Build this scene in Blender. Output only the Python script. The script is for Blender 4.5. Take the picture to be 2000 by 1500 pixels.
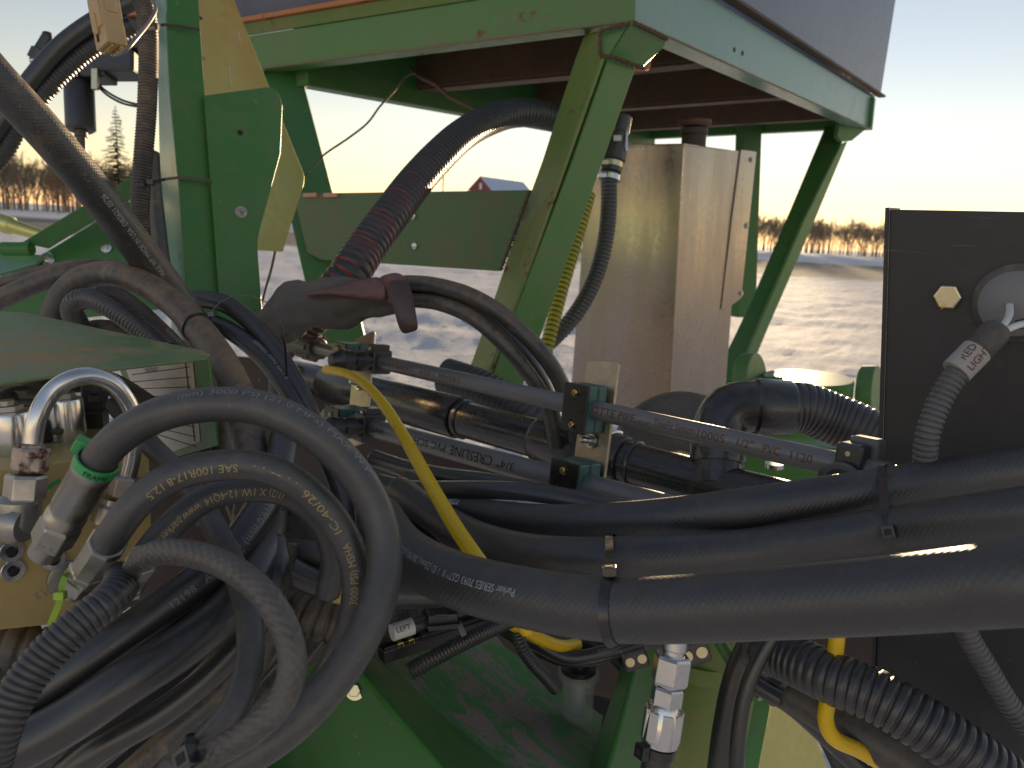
import bpy, bmesh, math, random
import numpy as np
from mathutils import Vector, Matrix, noise as mnoise
R = math.radians
random.seed(7); RNG = np.random.RandomState(7)
for _o in list(bpy.data.objects): bpy.data.objects.remove(_o)
SC = bpy.context.scene
COL = SC.collection
# ------------------------------------------------------------------ camera
FPX, CAMH, PITCH, ROLL = 1480.0, 1.9, 11.4, 3.3
_f = Vector((0, math.cos(R(PITCH)), -math.sin(R(PITCH))))
_r0 = Vector((1, 0, 0)); _u0 = _r0.cross(_f)
_r = (_r0*math.cos(R(ROLL)) + _u0*math.sin(R(ROLL))).normalized()
_u = _r.cross(_f).normalized()
CAM = Vector((0, 0, CAMH))
cd = bpy.data.cameras.new('camera'); cam = bpy.data.objects.new('camera', cd); COL.objects.link(cam)
cam.matrix_world = Matrix(((_r.x, _u.x, -_f.x, CAM.x), (_r.y, _u.y, -_f.y, CAM.y), (_r.z, _u.z, -_f.z, CAM.z), (0, 0, 0, 1)))
cd.sensor_width = 36; cd.lens = FPX/2000*36; cd.clip_start = 0.02; cd.clip_end = 5000
cd.dof.use_dof = True; cd.dof.focus_distance = 0.62; cd.dof.aperture_fstop = 13.0
SC.camera = cam
def ray(x, y): return (_r*((x-1000)/FPX) + _u*((750-y)/FPX) + _f)
def P(x, y, d): return CAM + ray(x, y)*d
# ------------------------------------------------------------------ light
SUN = ray(1538, 400).normalized()
SUN_EL, SUN_AZ = math.asin(SUN.z), math.atan2(SUN.x, SUN.y)
wd = bpy.data.worlds.new('World'); SC.world = wd; wd.use_nodes = True
_n = wd.node_tree.nodes; _bg = _n['Background']
_sky = _n.new('ShaderNodeTexSky'); _sky.sky_type = 'NISHITA'; _sky.sun_disc = False
_sky.sun_elevation = SUN_EL; _sky.sun_rotation = SUN_AZ
_sky.altitude = 200; _sky.air_density = 1.0; _sky.dust_density = 0.0; _sky.ozone_density = 1.15
_hs = _n.new('ShaderNodeHueSaturation'); _hs.inputs['Saturation'].default_value = .80
_wb = _n.new('ShaderNodeMix'); _wb.data_type = 'RGBA'; _wb.blend_type = 'MULTIPLY'; _wb.inputs[0].default_value = 1; _wb.inputs[7].default_value = (1.08, .955, 1.04, 1)
wd.node_tree.links.new(_sky.outputs[0], _hs.inputs['Color']); wd.node_tree.links.new(_hs.outputs[0], _wb.inputs[6]); wd.node_tree.links.new(_wb.outputs[2], _bg.inputs[0]); _bg.inputs[1].default_value = 0.15
sl = bpy.data.lights.new('sun', 'SUN'); sun = bpy.data.objects.new('sun', sl); COL.objects.link(sun)
sl.energy = 4.5; sl.angle = R(0.6); sl.color = (1, .73, .43)
sun.rotation_euler = SUN.to_track_quat('Z', 'Y').to_euler()
SC.view_settings.view_transform = 'Standard'; SC.view_settings.look = 'None'
SC.view_settings.exposure = 1.05; SC.view_settings.gamma = 1; SC.view_settings.use_curve_mapping = False
SC.cycles.volume_bounces = 0; SC.cycles.use_denoising = True; SC.cycles.max_bounces = 6; SC.cycles.diffuse_bounces = 3
SC.cycles.glossy_bounces = 3; SC.cycles.transmission_bounces = 6; SC.cycles.caustics_reflective = False; SC.cycles.caustics_refractive = False
# ------------------------------------------------------------------ machine axes
MDOWN = (_r*((964-1000)/FPX) + _u*((750-7700)/FPX) + _f).normalized(); MUP = -MDOWN
# ------------------------------------------------------------------ objects
def link(name, me, m=None, parent=None):
    o = bpy.data.objects.new(name, me); COL.objects.link(o)
    if m is not None and me is not None: me.materials.append(MAT[m] if isinstance(m, str) else m)
    if parent is not None:
        o.parent = parent
        o.matrix_parent_inverse = parent.matrix_basis.inverted() if parent.type == 'EMPTY' else Matrix()
    return o
def tag(o, label, cat, group=None):
    o['label'] = label; o['category'] = cat
    if group: o['group'] = group
    return o
def thing(name, loc, label, cat, group=None):
    o = bpy.data.objects.new(name, None); COL.objects.link(o); o.location = loc; o.empty_display_size = .02
    o.matrix_basis = Matrix.Translation(loc)
    return tag(o, label, cat, group)
def kind(o, k): o['kind'] = k; return o
def mesh_from(V, Fc, smooth=False, uv=None, name='m'):
    me = bpy.data.meshes.new(name)
    me.from_pydata([tuple(v) for v in V], [], Fc)
    if smooth: me.polygons.foreach_set('use_smooth', [True]*len(me.polygons))
    if uv is not None:
        l = me.uv_layers.new(name='UVMap'); l.data.foreach_set('uv', np.asarray(uv, dtype=np.float32).ravel())
    me.update(); return me
def bev(o, w, seg=2, ang=35):
    m = o.modifiers.new('b', 'BEVEL'); m.width = w; m.segments = seg; m.limit_method = 'ANGLE'; m.angle_limit = R(ang); m.harden_normals = False
    return o
def smooth_by_angle(me, ang=40):
    bm = bmesh.new(); bm.from_mesh(me)
    for f in bm.faces: f.smooth = True
    for e in bm.edges:
        if len(e.link_faces) == 2: e.smooth = e.calc_face_angle(0) < R(ang)
        else: e.smooth = False
    bm.to_mesh(me); bm.free(); return me
# planes -----------------------------------------------------------
class PL:
    def __init__(s, p, n): s.p = p; s.n = n.normalized()
    def at(s, x, y):
        r = ray(x, y); t = (s.p-CAM).dot(s.n)/r.dot(s.n); return CAM + r*t
def PL3(a, b, c):
    a, b, c = P(*a), P(*b), P(*c); return PL(a, (b-a).cross(c-a))
def VP(a, b):
    a, b = P(*a), P(*b); return PL(a, (b-a).cross(MUP))
def slab(pts, th, away=True, holes=None):
    """solid plate from a coplanar outline, thickness running away from the camera"""
    n = Vector((0, 0, 0))
    for i in range(len(pts)): n += pts[i].cross(pts[(i+1) % len(pts)])
    n.normalize()
    c = sum(pts, Vector())/len(pts)
    if (c-CAM).dot(n) < 0: n = -n; 
    if not away: n = -n
    k = len(pts); V = [Vector(p) for p in pts] + [p+n*th for p in pts]
    Fc = [list(range(k)), list(range(2*k-1, k-1, -1))] + [[i, k+i, k+(i+1) % k, (i+1) % k] for i in range(k)]
    me = mesh_from(V, Fc)
    bm = bmesh.new(); bm.from_mesh(me); bmesh.ops.recalc_face_normals(bm, faces=bm.faces); bm.to_mesh(me); bm.free()
    return me
def plate(name, pl, px, th, m, parent=None, bw=.0012, away=True):
    o = link(name, slab([pl.at(x, y) for x, y in px], th, away), m, parent)
    if bw: bev(o, bw)
    return o
def rnd_px(px, idx, rad, n=5):
    """round chosen corners of a pixel outline"""
    out = []
    k = len(px)
    for i, p in enumerate(px):
        if i not in idx: out.append(p); continue
        p = Vector(p); a = Vector(px[i-1]); b = Vector(px[(i+1) % k])
        pa = p+(a-p).normalized()*rad; pb = p+(b-p).normalized()*rad
        for j in range(n+1):
            t = j/n; q = pa*(1-t)**2 + p*2*t*(1-t) + pb*t*t; out.append((q.x, q.y))
    return out
# boxes --------------------------------------------------------------
def basis(ax, ay):
    ax = ax.normalized(); az = ax.cross(ay).normalized(); ay = az.cross(ax).normalized(); return ax, ay, az
def box_mesh(c, B, sx, sy, sz):
    V = [c + B[0]*(i*sx/2) + B[1]*(j*sy/2) + B[2]*(k*sz/2) for i in (-1, 1) for j in (-1, 1) for k in (-1, 1)]
    Fc = [[0, 1, 3, 2], [4, 6, 7, 5], [0, 4, 5, 1], [2, 3, 7, 6], [0, 2, 6, 4], [1, 5, 7, 3]]
    me = mesh_from(V, Fc); bm = bmesh.new(); bm.from_mesh(me); bmesh.ops.recalc_face_normals(bm, faces=bm.faces); bm.to_mesh(me); bm.free(); return me
def box(name, c, B, sx, sy, sz, m, parent=None, bw=.001):
    o = link(name, box_mesh(c, B, sx, sy, sz), m, parent)
    if bw: bev(o, bw)
    return o
# lathe --------------------------------------------------------------
def lathe_mesh(p, ax, prof, n=24, up=None, smooth=True, arc=None):
    ax = ax.normalized(); up = up or (MUP if abs(ax.dot(MUP)) < .9 else _r)
    e1 = (up-ax*up.dot(ax)).normalized(); e2 = ax.cross(e1)
    V = []; Fc = []
    for t, r in prof:
        for i in range(n):
            a = 2*math.pi*(i+.5)/n; V.append(p+ax*t+(e1*math.cos(a)+e2*math.sin(a))*max(r, 1e-5))
    for k in range(len(prof)-1):
        for i in range(n):
            j = (i+1) % n; Fc.append([k*n+i, k*n+j, (k+1)*n+j, (k+1)*n+i])
    Fc.append([i for i in range(n)][::-1]); Fc.append([(len(prof)-1)*n+i for i in range(n)])
    me = mesh_from(V, Fc)
    bm = bmesh.new(); bm.from_mesh(me); bmesh.ops.recalc_face_normals(bm, faces=bm.faces); bm.to_mesh(me); bm.free()
    return smooth_by_angle(me, 38) if smooth else me
def lathe(name, p, ax, prof, m, parent=None, n=24, up=None, bw=0):
    o = link(name, lathe_mesh(p, ax, prof, n, up, n > 8), m, parent)
    if bw: bev(o, bw)
    return o
def hexnut(name, p, ax, r, h, m, parent=None, up=None):
    """hex prism with chamfered ends"""
    c = h*.12
    return bev(lathe(name, p, ax, [(0, r*.9), (c, r), (h-c, r), (h, r*.9)], m, parent, n=6, up=up), r*.05, 2)
def bolt_head(p, ax, r, m, parent, hexagon=True, washer=True, name='bolt'):
    V = []
    o = hexnut(name, p, ax, r, r*.75, m, parent) if hexagon else lathe(name, p, ax, [(0, r), (r*.3, r), (r*.5, r*.85), (r*.52, r*.55), (r*.2, r*.5)], m, parent, n=18)
    if washer: lathe('washer', p-ax.normalized()*r*.02, ax, [(0, r*1.5), (r*.16, r*1.5), (r*.17, r*.8)], m, o, n=20)
    return o
# tubes --------------------------------------------------------------
class Path:
    def __init__(s, pts, step=.004):
        pts = [Vector(p) for p in pts]
        if len(pts) == 2: pts = [pts[0], pts[0].lerp(pts[1], .5), pts[1]]
        q = [pts[0]*2-pts[1]] + pts + [pts[-1]*2-pts[-2]]
        dense = []
        for i in range(1, len(q)-2):
            p0, p1, p2, p3 = q[i-1], q[i], q[i+1], q[i+2]
            t0 = 0; t1 = max((p1-p0).length, 1e-6)**.5; t2 = t1+max((p2-p1).length, 1e-6)**.5; t3 = t2+max((p3-p2).length, 1e-6)**.5
            for k in range(40):
                t = t1+(t2-t1)*k/40
                A1 = p0*((t1-t)/(t1-t0))+p1*((t-t0)/(t1-t0)); A2 = p1*((t2-t)/(t2-t1))+p2*((t-t1)/(t2-t1)); A3 = p2*((t3-t)/(t3-t2))+p3*((t-t2)/(t3-t2))
                B1 = A1*((t2-t)/(t2-t0))+A2*((t-t0)/(t2-t0)); B2 = A2*((t3-t)/(t3-t1))+A3*((t-t1)/(t3-t1))
                dense.append(B1*((t2-t)/(t2-t1))+B2*((t-t1)/(t2-t1)))
        dense.append(pts[-1])
        D = np.array([tuple(v) for v in dense]); seg = np.linalg.norm(np.diff(D, axis=0), axis=1)
        S = np.concatenate([[0], np.cumsum(seg)]); s.L = S[-1]
        n = max(3, int(s.L/step)+1); s.S = np.linspace(0, s.L, n)
        s.X = np.stack([np.interp(s.S, S, D[:, i]) for i in range(3)], 1)
        for _ in range(3): s.X[1:-1] = .25*s.X[:-2]+.5*s.X[1:-1]+.25*s.X[2:]
        T = np.gradient(s.X, axis=0); s.T = T/np.linalg.norm(T, axis=1)[:, None]
        N = np.zeros_like(s.X); t0 = s.T[0]; a = np.array([0, 0, 1.]) if abs(t0[2]) < .9 else np.array([1., 0, 0])
        N[0] = np.cross(t0, a); N[0] /= np.linalg.norm(N[0])
        for i in range(1, n):
            v = N[i-1]-s.T[i]*np.dot(N[i-1], s.T[i]); N[i] = v/np.linalg.norm(v)
        s.N = N; s.B = np.cross(s.T, N)
    def at(s, l):
        l = min(max(l, 0), s.L); i = min(int(l/s.L*(len(s.S)-1)), len(s.S)-2); f = (l-s.S[i])/(s.S[i+1]-s.S[i])
        return Vector(s.X[i]*(1-f)+s.X[i+1]*f), Vector(s.T[i]*(1-f)+s.T[i+1]*f).normalized()
    def near_px(s, x, y):
        """arc length whose projection is nearest the pixel"""
        d = s.X-np.array(tuple(CAM)); z = d@np.array(tuple(_f)); px = 1000+FPX*(d@np.array(tuple(_r)))/z; py = 750-FPX*(d@np.array(tuple(_u)))/z
        return s.S[np.argmin((px-x)**2+(py-y)**2)]
PATHS = {}
def tube_mesh(pa, r, sides=20, prof=None, caps=True, ell=None):
    n = len(pa.S); a = np.linspace(0, 2*np.pi, sides, endpoint=False)
    rad = np.full(n, r) if prof is None else np.array([prof(l) for l in pa.S])
    ring = pa.N[:, None, :]*np.cos(a)[None, :, None] + pa.B[:, None, :]*np.sin(a)[None, :, None]
    V = (pa.X[:, None, :]+ring*rad[:, None, None]).reshape(-1, 3)
    i = np.arange(n-1)[:, None]*sides; j = np.arange(sides)[None, :]; j2 = (j+1) % sides
    q = np.stack([i+j, i+j2, i+sides+j2, i+sides+j], -1).reshape(-1, 4)
    me = bpy.data.meshes.new('tube'); nf = len(q)
    faces = q.tolist()
    if caps: faces += [list(range(sides))[::-1], [(n-1)*sides+k for k in range(sides)]]
    me.from_pydata(V.tolist(), [], faces)
    sm = np.ones(len(faces), bool); 
    if caps: sm[-2:] = False
    me.polygons.foreach_set('use_smooth', sm)
    u0 = pa.S; uv = np.zeros((nf, 4, 2), np.float32)
    ii = np.repeat(np.arange(n-1), sides); jj = np.tile(np.arange(sides), n-1)
    for k, (di, dj) in enumerate(((0, 0), (0, 1), (1, 1), (1, 0))):
        uv[:, k, 0] = u0[ii+di]; uv[:, k, 1] = (jj+dj)/sides
    uvs = uv.reshape(-1, 2)
    if caps: uvs = np.concatenate([uvs, np.zeros((2*sides, 2), np.float32)])
    l = me.uv_layers.new(name='UVMap'); l.data.foreach_set('uv', uvs.ravel()); me.update()
    return me
def tube(name, pts, r, m, parent=None, prof=None, step=None, sides=20, world=False, key=None, caps=True):
    pts = pts if world else [P(*p) for p in pts]
    pa = Path(pts, step or max(.0025, r*.3))
    o = link(name, tube_mesh(pa, r, sides, (lambda l: prof(l, pa.L)) if prof else None, caps), m, parent)
    PATHS[key or o.name] = (pa, r)
    return o
def corr(name, pts, r, m, pitch, depth, parent=None, key=None, world=False, sharp=1.0, sides=22, per=7):
    """corrugated hose: real ribs"""
    def prof(l, L):
        w = .5-.5*math.cos(2*math.pi*l/pitch); return r-depth*(1-w**sharp)
    return tube(name, pts, r, m, parent, prof, pitch/per, sides, world, key)
def ribbed(name, pts, r, m, pitch, depth, parent=None, key=None, world=False, sides=24):
    def prof(l, L):
        f = (l/pitch) % 1; return r-depth*(0 if f < .62 else math.sin((f-.62)/.38*math.pi))
    return tube(name, pts, r, m, parent, prof, pitch/8, sides, world, key)
# lettering wrapped onto a tube ----------------------------------------
def text_verts(txt, size):
    cu = bpy.data.curves.new('t', 'FONT'); cu.body = txt; cu.size = size; cu.resolution_u = 2
    o = bpy.data.objects.new('t', cu); COL.objects.link(o)
    bpy.context.view_layer.update()
    me = bpy.data.meshes.new_from_object(o.evaluated_get(bpy.context.evaluated_depsgraph_get()))
    bpy.data.objects.remove(o); bpy.data.curves.remove(cu)
    return me
def lettering(parent, key, txt, start, height, m, rev=False, off=0.0, sx=1.0, lift=.00025, fit=None):
    """print on a hose; start = pixel where the line begins, off = angle from the camera-facing side (deg)"""
    pa, r = PATHS[key]
    me = text_verts(txt, height*1.4)
    bm = bmesh.new(); bm.from_mesh(me)
    for q in np.arange(-.25, 1.15, .14): bmesh.ops.bisect_plane(bm, geom=bm.verts[:]+bm.edges[:]+bm.faces[:], plane_co=(0, q*height, 0), plane_no=(0, 1, 0))
    bm.to_mesh(me); bm.free()
    n = len(me.vertices); co = np.empty(n*3); me.vertices.foreach_get('co', co); co = co.reshape(-1, 3)
    s0 = pa.near_px(*start); out = []
    if fit: sx = abs(pa.near_px(*fit)-s0)/(co[:, 0].max()-co[:, 0].min()); co[:, 0] -= co[:, 0].min()
    for x, y, _ in co:
        p, t = pa.at(s0 + (-x if rev else x)*sx)
        nrm = CAM-p; nrm = (nrm-t*nrm.dot(t)).normalized()
        xd = -t if rev else t; yd = nrm.cross(xd)
        a = R(off) + (y-height*.5)/r
        out.append(p+(nrm*math.cos(a)+yd*math.sin(a))*(r+lift))
    me.vertices.foreach_set('co', np.array([tuple(v) for v in out]).ravel()); me.update()
    return link('lettering', me, m, parent)
def flat_text(parent, txt, c, xd, yd, height, m, lift=.0003):
    me = text_verts(txt, height*1.4); xd = xd.normalized(); yd = (yd-xd*yd.dot(xd)).normalized(); nz = xd.cross(yd)
    for v in me.vertices: v.co = c+xd*v.co.x+yd*v.co.y+nz*lift
    return link('lettering', me, m, parent)
# ribbons (zip ties, straps) ---------------------------------------------
def ribbon_mesh(P3, N3, w, th, closed=False):
    k = len(P3); V = []; Fc = []
    for i in range(k):
        a = P3[i-1] if (i or closed) else P3[0]; b = P3[(i+1) % k] if (i < k-1 or closed) else P3[i]
        t = (b-a).normalized(); n = (N3[i]-t*N3[i].dot(t)).normalized(); s = t.cross(n)
        V += [P3[i]+s*w/2, P3[i]-s*w/2, P3[i]-s*w/2+n*th, P3[i]+s*w/2+n*th]
    m = k if closed else k-1
    for i in range(m):
        j = (i+1) % k
        for a, b in ((0, 1), (1, 2), (2, 3), (3, 0)): Fc.append([i*4+a, j*4+a, j*4+b, i*4+b])
    if not closed: Fc += [[3, 2, 1, 0], [(k-1)*4+q for q in range(4)]]
    me = mesh_from(V, Fc); bm = bmesh.new(); bm.from_mesh(me); bmesh.ops.recalc_face_normals(bm, faces=bm.faces); bm.to_mesh(me); bm.free()
    return smooth_by_angle(me, 40)
def hull2(pts):
    pts = sorted(set(pts)); 
    def half(p):
        h = []
        for q in p:
            while len(h) > 1 and (h[-1][0]-h[-2][0])*(q[1]-h[-2][1])-(h[-1][1]-h[-2][1])*(q[0]-h[-2][0]) <= 0: h.pop()
            h.append(q)
        return h
    a = half(pts); b = half(pts[::-1]); return a[:-1]+b[:-1]
def ziptie(label, around, px, m='tie', w=.0045, th=.0013, head_ang=None, tail=0.0, head_px=None, name='cable_tie'):
    """closed strap round one or more hoses at a pixel; the strap follows their common outline"""
    ctr = []; tt = Vector()
    for key in around:
        pa, r = PATHS[key]; p, t = pa.at(pa.near_px(*px)); ctr.append((p, r)); tt += t if t.dot(tt) >= 0 else -t
    t = tt.normalized(); c0 = ctr[0][0]
    e1 = (MUP-t*MUP.dot(t)).normalized(); e2 = t.cross(e1); pts = []; back = {}
    for p, r in ctr:
        for i in range(40):
            a = 2*math.pi*i/40; w3 = p+(e1*math.cos(a)+e2*math.sin(a))*(r+.0005); q = w3-c0; k2 = (round(q.dot(e1), 6), round(q.dot(e2), 6)); pts.append(k2); back[k2] = w3
    h = hull2(pts); P3 = [back[q] for q in h]; G = sum(P3, Vector())/len(P3)
    root = thing(name, P3[0], label, 'cable tie', None)
    link('strap', ribbon_mesh(P3, [p-G for p in P3], w, th, True), m, root)
    hp = head_px or px
    def sd(p):
        d = p-CAM; z = d.dot(_f); return (1000+FPX*d.dot(_r)/z-hp[0])**2+(750-FPX*d.dot(_u)/z-hp[1])**2 + (0 if (p-G).dot(CAM-G) > -.001 else 1e6)
    i = min(range(len(P3)), key=lambda k: sd(P3[k])); hpnt = P3[i]; nn = (hpnt-G).normalized(); dr = (P3[(i+1) % len(P3)]-P3[i-1]).normalized()
    B = basis(dr, t); nrm = B[2] if B[2].dot(nn) > 0 else -B[2]
    hd = box('head', hpnt+nrm*(th+w*.38), (B[0], B[1], nrm), w*1.6, w*1.55, w*1.0, m, root, .0005)
    box('slot', hpnt+nrm*(th+w*.9), (B[0], B[1], nrm), w*.75, w*.8, w*.06, 'hole', hd, 0)
    if tail:
        tp = [hpnt+nrm*(th+w*.5)+nrm*(tail*f)+dr*(tail*.35*f*f) for f in (0, .3, .6, 1)]
        link('tail', ribbon_mesh(tp, [dr]*4, w*.9, th), m, root)
    return root
# ------------------------------------------------------------------ materials
MAT = {}
class NT:
    def __init__(s, name):
        s.m = bpy.data.materials.new(name); s.m.use_nodes = True; s.t = s.m.node_tree; s.b = s.t.nodes['Principled BSDF']; s.name = name; MAT[name] = s.m
        s.geo = None; s.tc = None
    def n(s, typ, **kw):
        x = s.t.nodes.new('ShaderNode'+typ)
        for k, v in kw.items(): setattr(x, k, v)
        return x
    def l(s, a, b): s.t.links.new(a, b)
    def coord(s, which='Object'):
        if s.tc is None: s.tc = s.n('TexCoord')
        return s.tc.outputs[which]
    def noise(s, scale, detail=4, rough=.55, vec=None, stretch=None, dist=0):
        x = s.n('TexNoise'); x.inputs['Scale'].default_value = scale; x.inputs['Detail'].default_value = detail; x.inputs['Roughness'].default_value = rough; x.inputs['Distortion'].default_value = dist
        v = vec or s.coord()
        if stretch:
            mp = s.n('Mapping'); mp.inputs['Scale'].default_value = stretch; s.l(v, mp.inputs[0]); v = mp.outputs[0]
        s.l(v, x.inputs['Vector']); return x.outputs[0]
    def ramp(s, v, a, b, ca=(0, 0, 0, 1), cb=(1, 1, 1, 1)):
        x = s.n('ValToRGB'); e = x.color_ramp.elements; e[0].position = a; e[1].position = b; e[0].color = ca; e[1].color = cb; s.l(v, x.inputs[0]); return x.outputs[0]
    def math(s, op, a, b=None, c=None):
        x = s.n('Math', operation=op)
        for i, v in enumerate((a, b, c)):
            if v is None: continue
            if isinstance(v, (int, float)): x.inputs[i].default_value = v
            else: s.l(v, x.inputs[i])
        return x.outputs[0]
    def mix(s, f, a, b):
        x = s.n('Mix', data_type='RGBA')
        for v, i in ((f, 0), (a, 6), (b, 7)):
            if isinstance(v, (int, float)): x.inputs[i].default_value = v
            elif isinstance(v, (tuple, list)): x.inputs[i].default_value = (*v, 1) if len(v) == 3 else v
            else: s.l(v, x.inputs[i])
        return x.outputs[2]
    def normal(s):
        g = s.n('NewGeometry'); sp = s.n('SeparateXYZ'); s.l(g.outputs['Normal'], sp.inputs[0]); return sp.outputs
    def set(s, col=None, rough=None, metal=None, spec=None, **kw):
        for k, v in (('Base Color', col), ('Roughness', rough), ('Metallic', metal), ('Specular IOR Level', spec), *[(a.replace('_', ' '), b) for a, b in kw.items()]):
            if v is None: continue
            i = s.b.inputs[k]
            if isinstance(v, (int, float)): i.default_value = v
            elif isinstance(v, (tuple, list)): i.default_value = (*v, 1) if len(v) == 3 else v
            else: s.l(v, i)
        return s
    def bump(s, h, strength=.3, dist=.001, chain=None):
        x = s.n('Bump'); x.inputs['Strength'].default_value = strength; x.inputs['Distance'].default_value = dist; s.l(h, x.inputs['Height'])
        if chain is not None: s.l(chain, x.inputs['Normal'])
        return x.outputs[0]
    def nrm(s, v): s.l(v, s.b.inputs['Normal']); return s
def paint(name, col, fade=.25, dust=.2, rust=.0, rough=.38, dustc=(.20, .15, .10), fadec=None, scale=1.0, updust=.0, rustc=(.22, .075, .03), streak=0.0, mud=None, chips=.35, scratch=.10):
    k = lambda c, f: tuple(min(.8, x*f) for x in c); col = k(col, 1.6); fadec = fadec and k(fadec, 1.3); dustc = k(dustc, 1.15); rustc = k(rustc, 1.3); mud = mud and (k(mud[0], 1.15),)+mud[1:]
    m = NT(name); c2 = fadec or tuple(min(1, x*1.5+.05) for x in col)
    n1 = m.noise(5*scale, 5, .6); n2 = m.noise(38*scale, 6, .65); n3 = m.noise(220*scale, 3, .6)
    c = m.mix(m.math('MULTIPLY', m.ramp(n1, .35, .75), fade*1.6), col, c2)
    c = m.mix(m.math('MULTIPLY', m.ramp(n2, .48, .72), fade*.8), c, c2)
    d = m.math('ADD', m.math('MULTIPLY', n2, .6), m.math('MULTIPLY', n1, .5))
    if updust:
        d = m.math('ADD', d, m.math('MULTIPLY', m.math('MAXIMUM', m.normal()[2], 0), updust))
    dm = m.ramp(d, .62-.3*dust, .9-.3*dust); dm = m.math('MULTIPLY', dm, min(1, .25+dust))
    c = m.mix(dm, c, dustc)
    if mud:
        mc, t0, t1 = mud; mm = m.ramp(m.math('ADD', m.math('MULTIPLY', m.noise(30, 12, .78, dist=.4), .8), m.math('MULTIPLY', n1, .3)), t0, t1)
        c = m.mix(mm, c, m.mix(n3, mc, tuple(x*.62 for x in mc))); dm = m.math('MAXIMUM', dm, mm)
    if streak:
        st = m.ramp(m.noise(60, 4, .6, stretch=(1, 1, .05)), .55, .75); c = m.mix(m.math('MULTIPLY', st, streak), c, c2)
    rg = m.math('ADD', m.math('MULTIPLY', dm, .35), m.math('ADD', rough-.08, m.math('MULTIPLY', n2, .2)))
    if rust:
        rm = m.ramp(m.math('ADD', m.math('MULTIPLY', m.noise(16*scale, 8, .72), .75), m.math('MULTIPLY', n1, .35)), .74-.22*rust, .80-.22*rust)
        c = m.mix(rm, c, m.mix(n3, rustc, tuple(x*.45 for x in rustc))); rg = m.math('ADD', rg, m.math('MULTIPLY', rm, .35))
    ch = m.ramp(m.noise(95*scale, 2, .5), .715, .735); c = m.mix(m.math('MULTIPLY', ch, chips), c, (.32, .30, .24))
    tx = m.n('Mapping'); tx.inputs['Rotation'].default_value = (1.0, .6, .4); tx.inputs['Scale'].default_value = (14, 14, 420); m.l(m.coord(), tx.inputs[0])
    scr = m.math('MULTIPLY', m.ramp(m.noise(1, 2, .5, vec=tx.outputs[0]),   .71, .74), scratch); c = m.mix(scr, c, (.34, .35, .33))
    m.set(c, rg, 0, .5)
    b = m.bump(m.noise(420, 2, .5), .06, .0006); b = m.bump(n2, .12, .0015, b); m.nrm(b); return m
GR = (.034, .135, .026)
paint('green', GR, .30, .24, .05, .36, dustc=(.17, .17, .10), fadec=(.075, .17, .06), streak=.16)
paint('green_dark', (.026, .105, .024), .25, .22, .04, .36, updust=.1, dustc=(.13, .13, .08), fadec=(.06, .14, .05), streak=.12)
paint('green_aged', (.058, .15, .036), .4, .28, .36, .34, fadec=(.11, .20, .08), streak=.3)
paint('green_olive', (.095, .15, .035), .4, .3, .3, .40, dustc=(.28, .16, .06), fadec=(.17, .21, .08))
paint('green_pale', (.115, .22, .17), .5, .15, .05, .28, fadec=(.20, .30, .26), streak=.45)
paint('green_rusted', (.10, .15, .035), .4, .35, .62, .42, dustc=(.30, .17, .05), rustc=(.15, .05, .035), fadec=(.18, .21, .07))
paint('green_dusty', (.05, .20, .055), .25, .15, .0, .6, fadec=(.06, .15, .08), dustc=(.20, .155, .125), mud=((.36, .30, .26), .552, .575), chips=.1)
paint('green_lid', (.09, .155, .05), .5, .30, .0, .5, dustc=(.40, .29, .17), fadec=(.18, .25, .14), mud=((.52, .33, .16), .53, .66), scale=1.6)
paint('hopper_blue', (.065, .075, .11), .35, .12, .02, .32, fadec=(.13, .145, .20), streak=.6, chips=.1)
paint('rusty_steel', (.048, .028, .02), .5, .3, .5, .6, dustc=(.15, .085, .055), fadec=(.13, .07, .045), chips=.05)
paint('rust_lip', (.36, .12, .04), .5, .3, .5, .55, dustc=(.40, .19, .09), fadec=(.46, .20, .09))
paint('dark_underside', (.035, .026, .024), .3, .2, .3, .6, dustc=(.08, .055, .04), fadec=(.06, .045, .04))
paint('black_panel', (.026, .026, .028), .3, .22, .0, .42, dustc=(.085, .082, .078), fadec=(.05, .05, .052), chips=.10, scratch=.2, scale=1.5)
paint('gold_block', (.40, .29, .11), .3, .3, .0, .45, dustc=(.32, .24, .14), fadec=(.50, .38, .16))
paint('barn_red', (.16, .035, .03), .3, .1, 0, .7)
paint('barn_roof', (.34, .40, .50), .3, .1, 0, .5)
paint('tan_plastic', (.34, .235, .115), .25, .25, 0, .45, dustc=(.26, .20, .13))
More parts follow.
